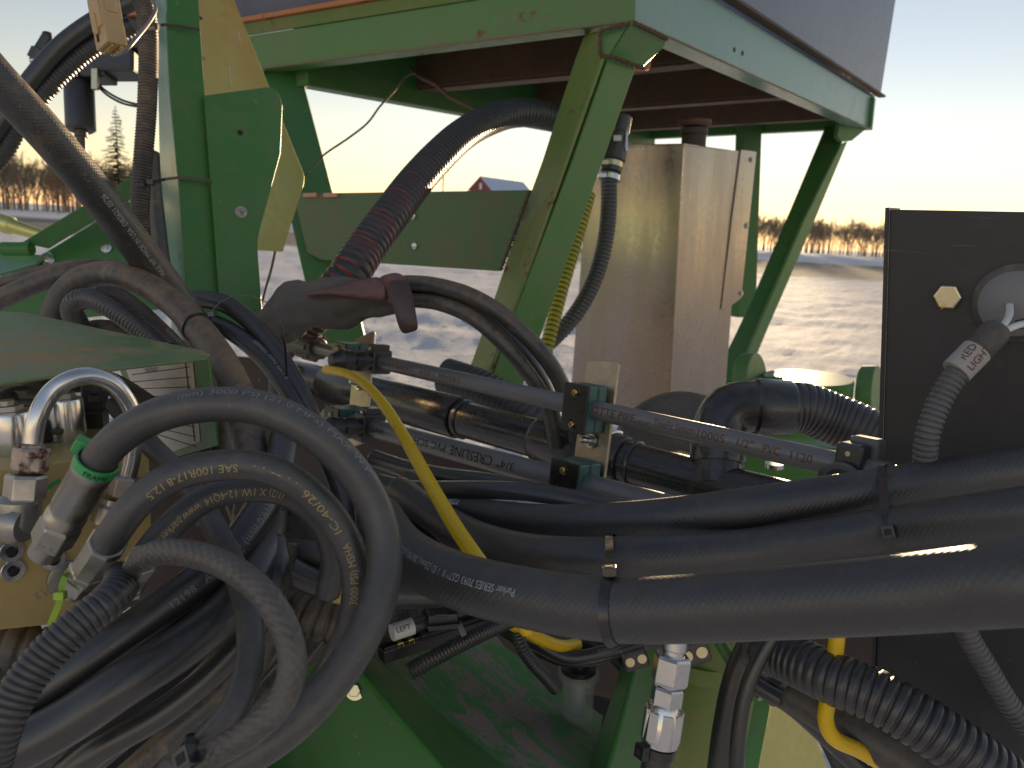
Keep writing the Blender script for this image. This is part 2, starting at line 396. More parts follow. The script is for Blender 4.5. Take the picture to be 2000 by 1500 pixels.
def metal(name, col, rough, dust=.2, brush=None, dustc=(.18, .14, .10), rust=0., bumpv=.1, metalv=1.0, reflect_streak=0.):
    k = lambda c, f: tuple(min(.85, x*f) for x in c); col = k(col, 1.4); dustc = k(dustc, 1.5)
    m = NT(name); n1 = m.noise(9, 5, .6); n2 = m.noise(70, 5, .6)
    dm = m.math('MULTIPLY', m.ramp(m.math('ADD', m.math('MULTIPLY', n1, .6), m.math('MULTIPLY', n2, .5)), .62-.3*dust, .92-.3*dust), min(1, dust*1.6))
    c = m.mix(n1, tuple(x*.8 for x in col), col); c = m.mix(dm, c, dustc); me = m.math('SUBTRACT', metalv, m.math('MULTIPLY', dm, .9*metalv))
    rg = m.math('ADD', m.math('MULTIPLY', dm, .4), m.math('ADD', rough-.1, m.math('MULTIPLY', n2, .2)))
    if reflect_streak:
        sv = m.noise(1, 5, .6, stretch=(16, 16, 2.2)); c = m.mix(m.math('MULTIPLY', m.ramp(sv, .38, .66), reflect_streak), c, (.20, .145, .095)); rg = m.math('ADD', rg, m.math('MULTIPLY', m.math('SUBTRACT', sv, .5), .35))  # brown vertical streaks painted in for dark reflections on the steel
    if rust:
        rm = m.ramp(m.noise(60, 7, .7), .66-.2*rust, .74-.2*rust); c = m.mix(rm, c, (.13, .05, .03)); me = m.math('MULTIPLY', me, m.math('SUBTRACT', 1.0, rm)); rg = m.math('ADD', rg, m.math('MULTIPLY', rm, .4))
    m.set(c, rg, me, .5)
    h = m.noise(300, 3, .5, stretch=brush) if brush else n2
    m.nrm(m.bump(h, bumpv, .001)); return m
metal('steel', (.46, .45, .42), .34, .34)
metal('steel_dusty', (.40, .385, .35), .34, .46, rust=.14)
metal('steel_rusty', (.50, .42, .36), .45, .45, rust=.75)
metal('zinc', (.66, .68, .68), .22, .12)
metal('zinc_yellow', (.62, .55, .36), .3, .2)
metal('brass', (.62, .45, .16), .28, .1)
metal('stainless', (.33, .30, .27), .30, .10, brush=(1, 1, .03), dustc=(.16, .125, .09), bumpv=.03, reflect_streak=.22)
metal('galvanised', (.85, .58, .23), .46, .25, brush=(1, 1, .08), dustc=(.30, .21, .10), bumpv=.10)  # gold base colour holds the warm reflection on the bent panel
def rubber(name, col=(.018, .018, .019), rough=.42, dust=.25, dustc=(.13, .10, .07), braid=None, bs=.5, updust=.15, blotch=.0):
    k = lambda c, f: tuple(min(.75, x*f) for x in c); col = k(col, 1.0); dustc = k(dustc, 1.15)
    m = NT(name); n1 = m.noise(14, 5, .6); n2 = m.noise(120, 5, .65)
    sc = m.noise(1, 5, .7, vec=m.coord('UV'), stretch=(70, 5, 1))
    d = m.math('ADD', m.math('MULTIPLY', n1, .45), m.math('ADD', m.math('MULTIPLY', n2, .35), m.math('MULTIPLY', sc, .30)))
    d = m.math('ADD', d, m.math('MULTIPLY', m.math('MAXIMUM', m.normal()[2], 0), updust))
    dm = m.math('MULTIPLY', m.ramp(d, .70-.3*dust, .94-.3*dust), min(1, .2+dust))
    sp = m.math('MULTIPLY', m.ramp(m.noise(330, 2, .5), .66, .71), .42*min(1, dust*2.2))
    c = m.mix(m.math('MAXIMUM', dm, sp), m.mix(n1, col, tuple(x*1.4 for x in col)), dustc)
    if blotch:
        bl = m.math('MULTIPLY', m.ramp(m.noise(22, 8, .75, stretch=(1, 1, .6)), .56, .66), blotch); c = m.mix(bl, c, (.34, .26, .17))
    m.set(c, m.math('ADD', m.math('MULTIPLY', dm, .32), m.math('ADD', rough-.11, m.math('MULTIPLY', n2, .2))), 0, 1.0)
    b = m.bump(n2, .12, .0006)
    if braid:
        pitch, cnt, tw = braid
        sp = m.n('SeparateXYZ'); m.l(m.coord('UV'), sp.inputs[0]); u = m.math('MULTIPLY', sp.outputs[0], 2*math.pi/pitch); v = m.math('MULTIPLY', sp.outputs[1], 2*math.pi*cnt)
        h = m.math('ADD', m.math('MULTIPLY', m.math('SINE', m.math('ADD', u, v)), tw), m.math('MULTIPLY', m.math('MULTIPLY', m.math('SINE', u), m.math('SINE', v)), .6))
        b = m.bump(h, bs, .0008, b)
    m.nrm(b); return m
BK = (.034, .034, .036)
rubber('hose_braid', BK, dust=.24, braid=(.0040, 24, .6), bs=.12, rough=.45, dustc=(.15, .12, .085))
rubber('hose_braid_dusty', BK, dust=.5, braid=(.0038, 22, .4), bs=.16, rough=.42, dustc=(.30, .19, .085))
rubber('hose_smooth', BK, dust=.2, rough=.34)
rubber('hose_dusty', BK, dust=.55, rough=.46, dustc=(.31, .20, .095), blotch=.6)
rubber('hose_grey', (.05, .05, .051), dust=.42, rough=.46, dustc=(.16, .14, .12), blotch=.12)
rubber('hose_dimple', (.048, .046, .044), dust=.48, rough=.46, braid=(.0052, 9, .0), bs=.45, dustc=(.17, .14, .11))
rubber('loom', (.034, .034, .036), dust=.28, rough=.40, dustc=(.14, .12, .095))
rubber('loom_dusty', (.03, .028, .026), dust=.6, rough=.48, dustc=(.22, .16, .10))
rubber('loom_grey', (.075, .077, .081), dust=.5, rough=.5, dustc=(.21, .20, .185))
rubber('pipe_black', (.018, .018, .019), dust=.28, rough=.26, dustc=(.14, .11, .075), blotch=.12)
rubber('black_plastic', (.024, .024, .025), dust=.15, rough=.38)
rubber('black_dusty', (.035, .033, .031), dust=.6, rough=.5, dustc=(.19, .15, .11))
rubber('tie', (.012, .012, .013), dust=.1, rough=.3)
rubber('grey_wire', (.16, .155, .15), dust=.2, rough=.4)
rubber('white_wire', (.7, .7, .68), dust=.2, rough=.4)
rubber('leather', (.085, .08, .072), dust=.5, rough=.7, dustc=(.22, .165, .115))
rubber('leather_red', (.13, .052, .047), dust=.5, rough=.6, dustc=(.26, .15, .125))
rubber('pvc_grey', (.14, .137, .137), dust=.3, rough=.34, dustc=(.20, .17, .14))
rubber('teal_plastic', (.025, .11, .10), dust=.22, rough=.38, dustc=(.08, .10, .09))
rubber('clamp_black', (.008, .008, .009), dust=.12, rough=.28)
rubber('tie_green', (.04, .36, .10), dust=.1, rough=.35); rubber('tie_lime', (.30, .50, .015), dust=.1, rough=.35)
rubber('hose_yellow', (.42, .33, .04), dust=.25, rough=.45)
rubber('red_wire', (.35, .02, .02), dust=.1, rough=.4)
rubber('paper', (.50, .48, .45), dust=.25, rough=.6, dustc=(.30, .25, .19)); rubber('white_tag', (.62, .62, .60), dust=.25, rough=.5)
rubber('hole', (.003, .003, .003), dust=0, rough=.8)
def plain(name, col, rough=.5, metal=0, spec=.5, **kw): m = NT(name); m.set(col, rough, metal, spec, **kw); return m
def yellow_tube():
    m = NT('yellow_tube'); n = m.noise(30, 4); m.set(m.mix(n, (.92, .56, .010), (.96, .64, .014)), m.math('ADD', .2, m.math('MULTIPLY', n, .2)), 0, .5)
    m.b.inputs['Subsurface Weight'].default_value = .25; m.b.inputs['Subsurface Radius'].default_value = (.004, .002, .0005); m.b.inputs['Subsurface Scale'].default_value = .5
yellow_tube()
plain('ink_white', (.46, .46, .46), .6); plain('ink_grey', (.28, .28, .29), .6); plain('ink_gold', (.48, .37, .16), .5); plain('ink_red', (.11, .018, .014), .6); plain('ink_black', (.012, .012, .012), .6); plain('ink_rust', (.17, .05, .03), .6)
def glass():
    m = NT('clear_bowl'); m.set((.9, .88, .82), .05, 0, .5); m.b.inputs['Alpha'].default_value = .2
glass()
plain('orange_plastic', (.62, .22, .03), .4)
def red_stripe():
    m = NT('suction_hose'); n = m.noise(60, 4)
    sp = m.n('SeparateXYZ'); m.l(m.coord('UV'), sp.inputs[0])
    st = m.math('FRACT', m.math('ADD', m.math('MULTIPLY', sp.outputs[0], 1/.0105), sp.outputs[1])); st = m.math('GREATER_THAN', st, .80)
    fade = m.ramp(sp.outputs[0], .12, .5, (1, 1, 1, 1), (.0, .0, .0, 1))
    c = m.mix(m.math('MULTIPLY', st, m.math('MULTIPLY', fade, .6)), m.mix(n, (.035, .038, .044), (.07, .074, .082)), (.45, .03, .03)); m.set(c, .36, 0, .5)
red_stripe()
def yellow_corr():
    m = NT('yellow_green_hose'); sp = m.n('SeparateXYZ'); m.l(m.coord('UV'), sp.inputs[0])
    st = m.math('GREATER_THAN', m.math('FRACT', m.math('MULTIPLY', sp.outputs[0], 1/.0125)), .45)
    m.set(m.mix(st, (.10, .13, .01), (.50, .44, .03)), .4)
yellow_corr()
def snow():
    m = NT('snow'); v = m.coord()
    n1 = m.noise(.9, 6, .6, stretch=(1, 2.2, 1)); n2 = m.noise(6, 6, .65, stretch=(1, 1.8, 1)); n3 = m.noise(26, 4, .6); nb = m.noise(.12, 3, .5)
    h = m.math('ADD', m.math('MULTIPLY', n2, .7), m.math('MULTIPLY', n3, .35))
    soil = m.ramp(m.math('ADD', m.math('MULTIPLY', n2, .62), m.math('ADD', m.math('MULTIPLY', n1, .35), m.math('MULTIPLY', nb, .22))), .665, .72)
    sp = m.n('SeparateXYZ'); m.l(v, sp.inputs[0]); yy = m.math('ADD', sp.outputs[1], m.math('MULTIPLY', m.math('SUBTRACT', m.noise(.04, 3), .5), 40))
    band = m.math('MULTIPLY', m.ramp(m.math('MULTIPLY', yy, .005), .24, .27), m.ramp(m.math('MULTIPLY', yy, .005), .50, .56, (1, 1, 1, 1), (0, 0, 0, 1)))
    soil = m.math('MAXIMUM', soil, m.math('MULTIPLY', band, m.ramp(n2, .34, .46)))
    st = m.math('MULTIPLY', m.ramp(m.noise(16, 4, .7, stretch=(.5, 2.6, 1)), .50, .60), .34); soil = m.math('MAXIMUM', soil, st)
    c = m.mix(m.math('MULTIPLY', soil, .85), (.92, .91, .92), m.mix(n3, (.10, .07, .045), (.26, .20, .12)))
    m.set(c, .85, 0, .08)
    b = m.bump(n3, .8, .04); b = m.bump(n2, .8, .11, b); b = m.bump(n1, .4, .16, b); m.nrm(b)
snow()
def bark(name, a, b, s=6):
    m = NT(name); n = m.noise(s, 4, .6, stretch=(1, 1, .3)); m.set(m.mix(n, a, b), .9, 0, .2)
bark('bark', (.05, .042, .035), (.12, .10, .08)); bark('bark_hazed', (.22, .175, .12), (.36, .29, .20)); bark('russet', (.18, .085, .045), (.28, .14, .07), 2)  # far woodland bark lightened, its colour carries the warm haze glow
bark('needles', (.018, .03, .018), (.045, .06, .035), 3); bark('soil', (.06, .042, .03), (.17, .12, .08), 3); bark('dry_grass', (.20, .15, .08), (.32, .25, .14), 1)
# ------------------------------------------------------------------ setting
def gpos(x, dist, z=0.0):
    r = ray(x, 450); h = Vector((r.x, r.y, 0)).normalized(); return Vector((h.x*dist, h.y*dist, z))
def build_ground():
    na, nr = 720, 230; V = []; Fc = []
    rings = [0.0] + [0.6*(1.0395**i) for i in range(nr-1)]
    hill = gpos(955, 225)
    for k, rr in enumerate(rings):
        for i in range(na):
            a = 2*math.pi*i/na; x, y = rr*math.sin(a), rr*math.cos(a); z = 0
            if rr < 140:
                fa = min(1, 140/(rr+1)-1+.15)
                z = fa*(.04*mnoise.noise(Vector((x*1.6, y*2.6, 0)))+.03*mnoise.noise(Vector((x*5, y*7, 3))) + .06*mnoise.noise(Vector((x*.25, y*.5, 7))))
            d2 = ((x-hill.x)**2+(y-hill.y)**2)**.5
            if d2 < 46: z += 5.5*(.5+.5*math.cos(math.pi*d2/46))
            V.append((x, y, z))
    for k in range(nr-1):
        for i in range(na):
            j = (i+1) % na; Fc.append([k*na+i, k*na+j, (k+1)*na+j, (k+1)*na+i])
    o = link('ground', mesh_from(V, Fc, True), 'snow'); kind(o, 'structure'); return o
build_ground()
def branch_tree(h, seed, thin=.012, spread=.45):
    """bare tree as tapered three sided sticks: (N,3) vertices, faces"""
    rg = random.Random(seed); sticks = []
    def grow(p, d, l, r, lev):
        q = p+d*l; sticks.append((p, q, r, r*.62))
        if lev == 0: return
        nb = rg.randint(2, 3) if lev > 1 else rg.randint(2, 4)
        for b in range(nb):
            ax = Vector((rg.uniform(-1, 1), rg.uniform(-1, 1), rg.uniform(-.2, .75))); nd = (d+ax*spread*1.5).normalized()
            t = 1 if b == 0 else rg.uniform(.55, 1); grow(p+(q-p)*t, nd, l*rg.uniform(.6, .85), r*.55, lev-1)
    grow(Vector((0, 0, 0)), Vector((rg.uniform(-.05, .05), rg.uniform(-.05, .05), 1)).normalized(), h*.30, h*.016, 5)
    V = []; Fc = []
    for p, q, a, b in sticks:
        d = (q-p).normalized(); e = d.orthogonal().normalized(); f = d.cross(e); k = len(V)
        for c, r in ((p, a), (q, b)):
            for i in range(3):
                an = 2.094*i; V.append(c+(e*math.cos(an)+f*math.sin(an))*max(r, thin))
        for i in range(3): j = (i+1) % 3; Fc.append([k+i, k+j, k+3+j, k+3+i])
    return np.array([tuple(v) for v in V]), np.array(Fc)
PROTO = [branch_tree(10, s, .024) for s in range(6)]
def wood(name, spots, m, label):
    V = []; Fc = []; k = 0
    for x, dist, h in spots:
        v, f = PROTO[RNG.randint(len(PROTO))]; p = gpos(x, dist); a = RNG.uniform(0, 6.28); s = h/9.0
        rot = np.array([[math.cos(a), -math.sin(a), 0], [math.sin(a), math.cos(a), 0], [0, 0, 1]])
        V.append(v@rot.T*s*np.array([.8, .8, 1]) + np.array([p.x, p.y, 0])); Fc.append(f+k); k += len(v)
    V = np.concatenate(V); Fc = np.concatenate(Fc); me = bpy.data.meshes.new(name); me.from_pydata(V.tolist(), [], Fc.tolist())
    o = link(name, me, m); kind(o, 'stuff'); o['label'] = label; o['category'] = 'woodland'; return o
wood('bare_woodland', [(RNG.uniform(-260, 470), RNG.uniform(225, 300), RNG.uniform(10, 15.5)) for _ in range(420)], 'bark_hazed', 'bare grey winter woodland beyond the snow behind the diagonal hose')
wood('bare_woodland', [(RNG.uniform(470, 1380), RNG.uniform(300, 360), RNG.uniform(9, 14)) for _ in range(130)], 'bark_hazed', 'faint low bare trees showing just above the cross beam')
wood('bare_woodland', [(RNG.uniform(1380, 2300), RNG.uniform(290, 360), RNG.uniform(9, 13.5)) for _ in range(640)], 'bark_hazed', 'golden lit bare woodland on the horizon beside the black panel')
def spruce(x, dist, h, label):
    p = gpos(x, dist); t = thing('spruce_tree', p, label, 'tree')
    lathe('trunk', p, Vector((0, 0, 1)), [(0, .22), (h*.5, .13), (h, .02)], 'bark', t, n=8)
    V = []; Fc = []; rg = random.Random(3)
    for k in range(34):
        f = k/33; z = h*(.10+.88*f); ln = (1-f)**.85*h*.21+.15
        for b in range(9):
            a = rg.uniform(0, 6.28); l = ln*rg.uniform(.6, 1.1); droop = rg.uniform(-.35, .1)
            d = Vector((math.cos(a), math.sin(a), droop)); c = p+Vector((0, 0, z)); s = Vector((-math.sin(a), math.cos(a), 0))
            for q in range(5):
                g = (q+1)/5; e = c+d*l*g; w = l*.16*(1.15-g)+.05
                for sg in (-1, 1):
                    i = len(V); V += [e-d*l*.18, e+s*sg*w+d*l*.08+Vector((0, 0, -.12)), e+d*l*.14]; Fc.append([i, i+1, i+2])
    link('crown', mesh_from(V, Fc), 'needles', t); return t
spruce(236, 130, 16.6, 'dark pointed spruce tree standing above the bare woodland')
def leaf_tree(x, dist, h, m, label, w=.34):
    p = gpos(x, dist); t = thing('bare_tree', p, label, 'tree'); v, f = branch_tree(h*.95, 11, spread=.5)
    nt = 3*2; link('trunk', mesh_from([Vector(q)+p for q in v[:6]], f[:3].tolist()), 'bark', t)
    link('branches', mesh_from([Vector(q)+p for q in v], f[3:].tolist()), 'bark', t)
    if m:
        V = []; Fc = []; rg = random.Random(5)
        for _ in range(1500):
            q = Vector((rg.gauss(0, 1), rg.gauss(0, 1), rg.gauss(0, 1))).normalized()*rg.uniform(.3, 1)**.5
            c = p+Vector((q.x*h*w, q.y*h*w, h*.58+q.z*h*.36)); i = len(V); s = rg.uniform(.10, .26)
            e = Vector((rg.uniform(-1, 1), rg.uniform(-1, 1), rg.uniform(-1, 1))).normalized(); g = e.orthogonal().normalized()
            V += [c, c+e*s, c+g*s]; Fc.append([i, i+1, i+2])
        link('crown', mesh_from(V, Fc), m, t)
    return t
leaf_tree(118, 190, 9, 'russet', 'russet brown leaved tree at the foot of the woodland edge')
leaf_tree(205, 160, 10.5, None, 'small bare tree close to the pointed spruce')
def barn():
    p = gpos(935, 225, 5); t = thing('barn', p, 'red gabled barn with pale metal roof on the horizon', 'barn')
    # gable faces the camera, ridge runs away to the side
    ax = Vector((.62, .78, 0)).normalized(); side = Vector((ax.y, -ax.x, 0)); w, L, he, hr = 4.2, 19.0, 8.0, 11.5
    def q(s, l, z): return p+side*s+ax*l+Vector((0, 0, z))
    V = [q(-w, 0, 0), q(w, 0, 0), q(w, 0, he), q(0, 0, hr), q(-w, 0, he)] + [q(-w, L, 0), q(w, L, 0), q(w, L, he), q(0, L, hr), q(-w, L, he)]
    link('wall', mesh_from(V, [[0, 1, 2, 3, 4], [9, 8, 7, 6, 5], [1, 6, 7, 2], [0, 4, 9, 5]]), 'barn_red', t)
    for s in (1, -1):
        a, b, c, d = q(0, -.5, hr+.15), q(0, L+.5, hr+.15), q(s*(w+.6), L+.5, he-.35), q(s*(w+.6), -.5, he-.35)
        link('roof', mesh_from([a, b, c, d]+[v+Vector((0, 0, .12)) for v in (a, b, c, d)], [[0, 1, 2, 3], [7, 6, 5, 4], [0, 4, 5, 1], [1, 5, 6, 2], [2, 6, 7, 3], [3, 7, 4, 0]]), 'barn_roof', t)
    box('loft_door', q(0, -.06, 9.0), (side, ax, Vector((0, 0, 1))), .9, .1, 1.8, 'white_tag', t, 0)
    return t
barn()
def utility_pole():
    p = gpos(862, 150); t = thing('utility_pole', p, 'thin wooden utility pole beside the barn on the horizon', 'utility pole')
    lathe('pole', p, Vector((0, 0, 1)), [(0, .16), (12.8, .11)], 'bark', t, n=8)
    box('crossarm', p+Vector((0, 0, 12.2)), (Vector((1, 0, 0)), Vector((0, 1, 0)), Vector((0, 0, 1))), 2.2, .12, .14, 'bark', t, 0)
utility_pole()

# ------------------------------------------------------------------ green stand with hopper
def stand():
    A, B, C = P(1238, 42, 1.5), P(505, 154, 2.0), P(1706, 238, 3.2)
    up = MUP
    def flat(v): return v-up*v.dot(up)
    lv = flat(B-A); rv = flat(C-A); D = A+lv+rv
    t = thing('hopper_stand', A+MDOWN*1.5, 'weathered green welded steel stand carrying the blue grey hopper', 'stand')
    H = .126
    def beam(name, p, v, h, th, m, inn, **kw):
        """vertical plate along v with a lower return flange"""
        inn = (inn-up*inn.dot(up)); inn = (inn-v.normalized()*inn.dot(v.normalized())).normalized()
        q = [p, p+v, p+v+up*h, p+up*h]
        V = q+[x+inn*th for x in q]; Fc = [[0, 1, 2, 3], [7, 6, 5, 4], [0, 4, 5, 1], [1, 5, 6, 2], [2, 6, 7, 3], [3, 7, 4, 0]]
        o = bev(link(name, mesh_from(V, Fc), m, t), .004, 3); return o, inn
    f, fi = beam('front_beam', A, lv*1.12, .086, .06, 'green_aged', rv)
    s, si = beam('side_beam', A+rv.normalized()*.002, rv*1.0, H, .06, 'green_pale', lv)  # paler turquoise puts the sky glancing off this beam into its colour
    beam('side_beam', A+lv-lv.normalized()*.06+rv.normalized()*.065-up*.040, rv*.95, .152, .05, 'green_dark', lv*-1)
    beam('rear_beam', D-rv.normalized()*.05-lv*.02, -lv*.99, .12, .05, 'green_dark', rv*-1)
    # outward leaning upper band and rust lip on the front beam
    ln = lv.normalized(); on = -fi
    def strip(name, lo, hi, m, th=.005, a=A, v=lv*1.12, o_lo=0, o_hi=0, on=on):
        q = [a+up*lo+on*o_lo, a+v+up*lo+on*o_lo, a+v+up*hi+on*o_hi, a+up*hi+on*o_hi]
        V = q+[x-on*th for x in q]; return bev(link(name, mesh_from(V, [[0, 1, 2, 3], [7, 6, 5, 4], [0, 4, 5, 1], [1, 5, 6, 2], [2, 6, 7, 3], [3, 7, 4, 0]]), m, t), .001)
    strip('upper_band', .087, .114, 'green_olive', .006, o_lo=.0, o_hi=.010)
    strip('rust_lip', .115, .126, 'rust_lip', .05, o_lo=.022, o_hi=.022)
    # bolts holes on the side beam
    pl = PL(A, rv.cross(up))
    for x, y in ((1434, 97), (1450, 104)): lathe('bolt_hole', pl.at(x, y)-si*.0005, -si, [(0, .006), (.0008, .006)], 'hole', s, n=14)
    # legs: angle sections. each flange is its own plate meeting in a rounded edge
    lp = PL3((1155, 90, 1.53), (985, 605, 1.56), (1178, 100, 1.50))
    rp = PL3((1178, 100, 1.50), (1002, 606, 1.53), (1238, 120, 1.56))
    leg = plate('leg', PL3((1150, 90, 1.565), (978, 605, 1.595), (1176, 100, 1.505)), [(1142, 64), (1171, 60), (1176, 112), (1103, 318), (1001, 606), (935, 792), (890, 792), (957, 606), (1010, 446), (1058, 316), (1122, 118)], .008, 'green_rusted', t, .003)
    plate('flange', PL3((1190, 100, 1.512), (1010, 606, 1.542), (1240, 130, 1.57)), [(1189, 110), (1192, 108), (1242, 133), (1179, 312), (1137, 430), (1062, 640), (1008, 792), (948, 792), (1010, 606), (1117, 318)], .008, 'green_aged', leg, .003)
    plate('groove', PL3((1180, 100, 1.525), (1005, 606, 1.555), (1192, 105, 1.53)), [(1172, 110), (1192, 110), (1120, 318), (1014, 606), (952, 792), (932, 792), (997, 606), (1100, 318)], .006, 'green', leg, .001)
    # gussets under the corner
    plate('gusset', PL3((1175, 70, 1.508), (1228, 50, 1.495), (1180, 110, 1.51)), [(1171, 58), (1228, 45), (1188, 108), (1172, 108)], .006, 'green_aged', t)
    plate('gusset', PL3((1236, 50, 1.495), (1300, 80, 1.60), (1200, 112, 1.53)), [(1238, 44), (1304, 76), (1298, 92), (1256, 132), (1192, 110)], .008, 'green_aged', t, .003)
    # left leg of the front pair
    pl = PL3((560, 200, 2.02), (620, 540, 2.0), (640, 350, 2.02))
    leg = plate('leg', pl, [(508, 100), (574, 100), (598, 183), (650, 378), (690, 560), (720, 690), (640, 690), (598, 560), (545, 330)], .05, 'green_dark', t, .003)
    # cross plate between the front legs
    pl = VP((1030, 450, 1.60), (590, 440, 1.985))
    cp = plate('cross_plate', pl, [(572, 378), (1036, 371), (1022, 410), (985, 505), (976, 530), (735, 514), (628, 508), (600, 494)], .008, 'green_cross', t, .002)
    n = (CAM-pl.p).dot(pl.n); nn = pl.n if n > 0 else -pl.n
    for x, y in ((808, 422), (811, 480)): lathe('bolt', pl.at(x, y), nn, [(0, .008), (.004, .008), (.006, .005)], 'zinc', cp, n=14)
    for x in (610, 650):
        box('bracket', pl.at(x, 381)+nn*.004, basis(ln, up), .045, .01, .012, 'rust_pale', cp, .001)
    # rear right leg and its gusset
    pl1 = PL3((1600, 300, 3.16), (1440, 680, 3.0), (1640, 290, 3.1)); pl2 = PL3((1641, 280, 3.1), (1475, 650, 2.95), (1665, 290, 3.18))
    leg = plate('leg', pl1, [(1612, 246), (1648, 252), (1641, 285), (1570, 430), (1476, 650), (1412, 800), (1372, 800), (1418, 690), (1466, 590), (1545, 405)], .012, 'green_dark', t, .003)
    plate('flange', pl2, [(1642, 285), (1656, 276), (1592, 430), (1504, 632), (1434, 800), (1413, 800), (1477, 650), (1571, 430)], .012, 'green_aged', leg, .003)
    plate('gusset', VP((1640, 262, 3.07), (1704, 242, 3.17)), [(1636, 266), (1640, 240), (1707, 239), (1664, 275), (1644, 277)], .02, 'green_aged', t)
    plate('leg', VP((1455, 250, 3.25), (1490, 250, 3.3)), [(1455, 200), (1490, 200), (1476, 620), (1442, 620)], .05, 'green_dark', t, .003)
    # hopper floor and rusty cross channels
    fl = [A+up*.118+lv*.02+rv*.02, A+lv*.98+rv*.02+up*.118, A+lv*.98+rv*.98+up*.118, A+lv*.02+rv*.98+up*.118]
    bev(link('floor_plate', slab(fl, .006), 'dark_underside', t), .001)
    for f0 in (.22, .52, .80):
        for nm, dz, wd, hh, m in (('channel', .062, .008, .10, 'rusty_steel'), ('channel_flange', .008, .06, .008, 'rusty_steel')):
            c = A+lv*.5+rv*f0+up*(dz+.0); box(nm, c+rv.normalized()*(.0 if nm == 'channel' else .034), basis(ln, up), lv.length*.93, hh, wd, m, t, .001)
    return A, B, C, D, lv, rv

paint('green_cross', (.055, .115, .045), .4, .4, .26, .40, dustc=(.24, .12, .06), fadec=(.10, .16, .10)); paint('rust_pale', (.42, .20, .15), .3, .2, .1, .5)
A_, B_, C_, D_, LV, RV = stand()
# ------------------------------------------------------------------ hopper above the stand
def hopper():
    up = MUP; rn = RV.normalized(); ln = LV.normalized()
    t = thing('hopper', A_+up*.13+LV*.5+RV*.5, 'blue grey painted steel hopper resting on the green stand', 'hopper')
    def wall(name, a, v, out, m, fl=.10):
        on = out.normalized(); q = [a, a+v, a+v+up*.55+on*fl, a+up*.55+on*fl]; q2 = [x-on*.004 for x in q]
        return bev(link(name, mesh_from(q+q2, [[0, 1, 2, 3], [7, 6, 5, 4], [0, 4, 5, 1], [1, 5, 6, 2], [2, 6, 7, 3], [3, 7, 4, 0]]), m, t), .001)
    base = A_+up*.140
    wall('side_panel', base-ln*.008, RV*1.02, -ln*.4, 'hopper_blue', .03)
    box('lip', base+RV*.51-ln*.012, basis(RV, up), RV.length*1.03, .008, .03, 'rusty_steel', t, .001)
    b2 = A_+up*.128
    wall('front_panel', b2+LV*.55, LV*.6, -rn*.25, 'hopper_blue')
    wall('front_apron', b2+rn*.05, LV*.545, -rn*.2, 'rust_lip')
    wall('rear_panel', base+RV*1.02, LV, rn*.3, 'hopper_blue')
hopper()
# ------------------------------------------------------------------ stainless tank
def tank():
    c0 = (1322, 500, 2.1)
    F = VP((1322, 500, 2.10), (1140, 500, 2.26)); S = VP((1322, 500, 2.10), (1440, 500, 2.34))
    t = thing('stainless_tank', F.at(1310, 800), 'tall brushed stainless steel tank with bolted side flange', 'tank')
    fr = plate('front_panel', F, [(1152, 290), (1236, 282), (1336, 280), (1305, 815), (1112, 800)], .003, 'stainless', t, .0015)
    sd = plate('side_panel', S, [(1337, 280), (1452, 296), (1412, 830), (1306, 815)], .003, 'stainless', t, .0015)
    tp = [F.at(1152, 290), F.at(1336, 281), S.at(1452, 297), F.at(1152, 290)+S.at(1452, 297)-F.at(1336, 281)]
    link('top_panel', mesh_from([p+MUP*.001 for p in tp]+[p-MUP*.003 for p in tp], [[0, 1, 2, 3], [7, 6, 5, 4], [0, 4, 5, 1], [1, 5, 6, 2], [2, 6, 7, 3], [3, 7, 4, 0]]), 'stainless', t)
    nS = S.n if (CAM-S.p).dot(S.n) > 0 else -S.n
    S2 = PL(S.p+nS*.0045, S.n)
    fl = plate('flange', S2, [(1448, 292), (1478, 296), (1448, 582), (1420, 604), (1410, 604), (1431, 420)], .004, 'stainless', t, .001)
    for x, y in ((1467, 312), (1458, 441), (1447, 573)): bolt_head(S2.at(x, y), nS, .0075, 'steel', fl)
    top = F.at(1336, 281)+(F.at(1152, 290)-F.at(1336, 281))*.10+(S.at(1452, 297)-F.at(1336, 281))*.30
    nk = lathe('filler_neck', top, MUP, [(0, .034), (.03, .034), (.035, .038), (.05, .038), (.055, .024)], 'dark_underside', t, n=24)
    lathe('cap', top+MUP*.055, MUP, [(0, .04), (.006, .046), (.016, .046), (.020, .024)], 'rusty_steel', nk, n=24)
tank()

# ------------------------------------------------------------------ chassis under the pipes
def welds():
    st = bpy.data.objects['hopper_stand']; rg = random.Random(4)
    for pts in ([(1172, 60, 1.495), (1200, 53, 1.49), (1232, 45, 1.485)], [(1172, 111, 1.50), (1190, 110, 1.502), (1222, 121, 1.53), (1256, 133, 1.575)], [(1240, 46, 1.488), (1270, 60, 1.53), (1303, 77, 1.59)], [(1172, 62, 1.497), (1172, 86, 1.50), (1173, 110, 1.503)], [(1034, 374, 1.585), (1008, 448, 1.59), (978, 528, 1.60)]):
        tube('weld_bead', pts, .004, 'rusty_steel', st, prof=lambda l, L: .0034+.0012*math.sin(l*900)+.0008*math.sin(l*370), step=.0015, sides=8)
    for a, v, m in ((A_, LV*1.1, 'rust_edge'), (A_, RV*.99, 'rust_edge')):
        tube('rust_edge', [a+v*f+MUP*.0015 for f in np.linspace(.002, 1, 12)], .003, m, st, world=True, prof=lambda l, L: .0018+.0012*abs(mnoise.noise(Vector((l*14, 1, 2)))), step=.008, sides=8)
paint('rust_edge', (.14, .085, .05), .5, .4, .4, .6)
welds()
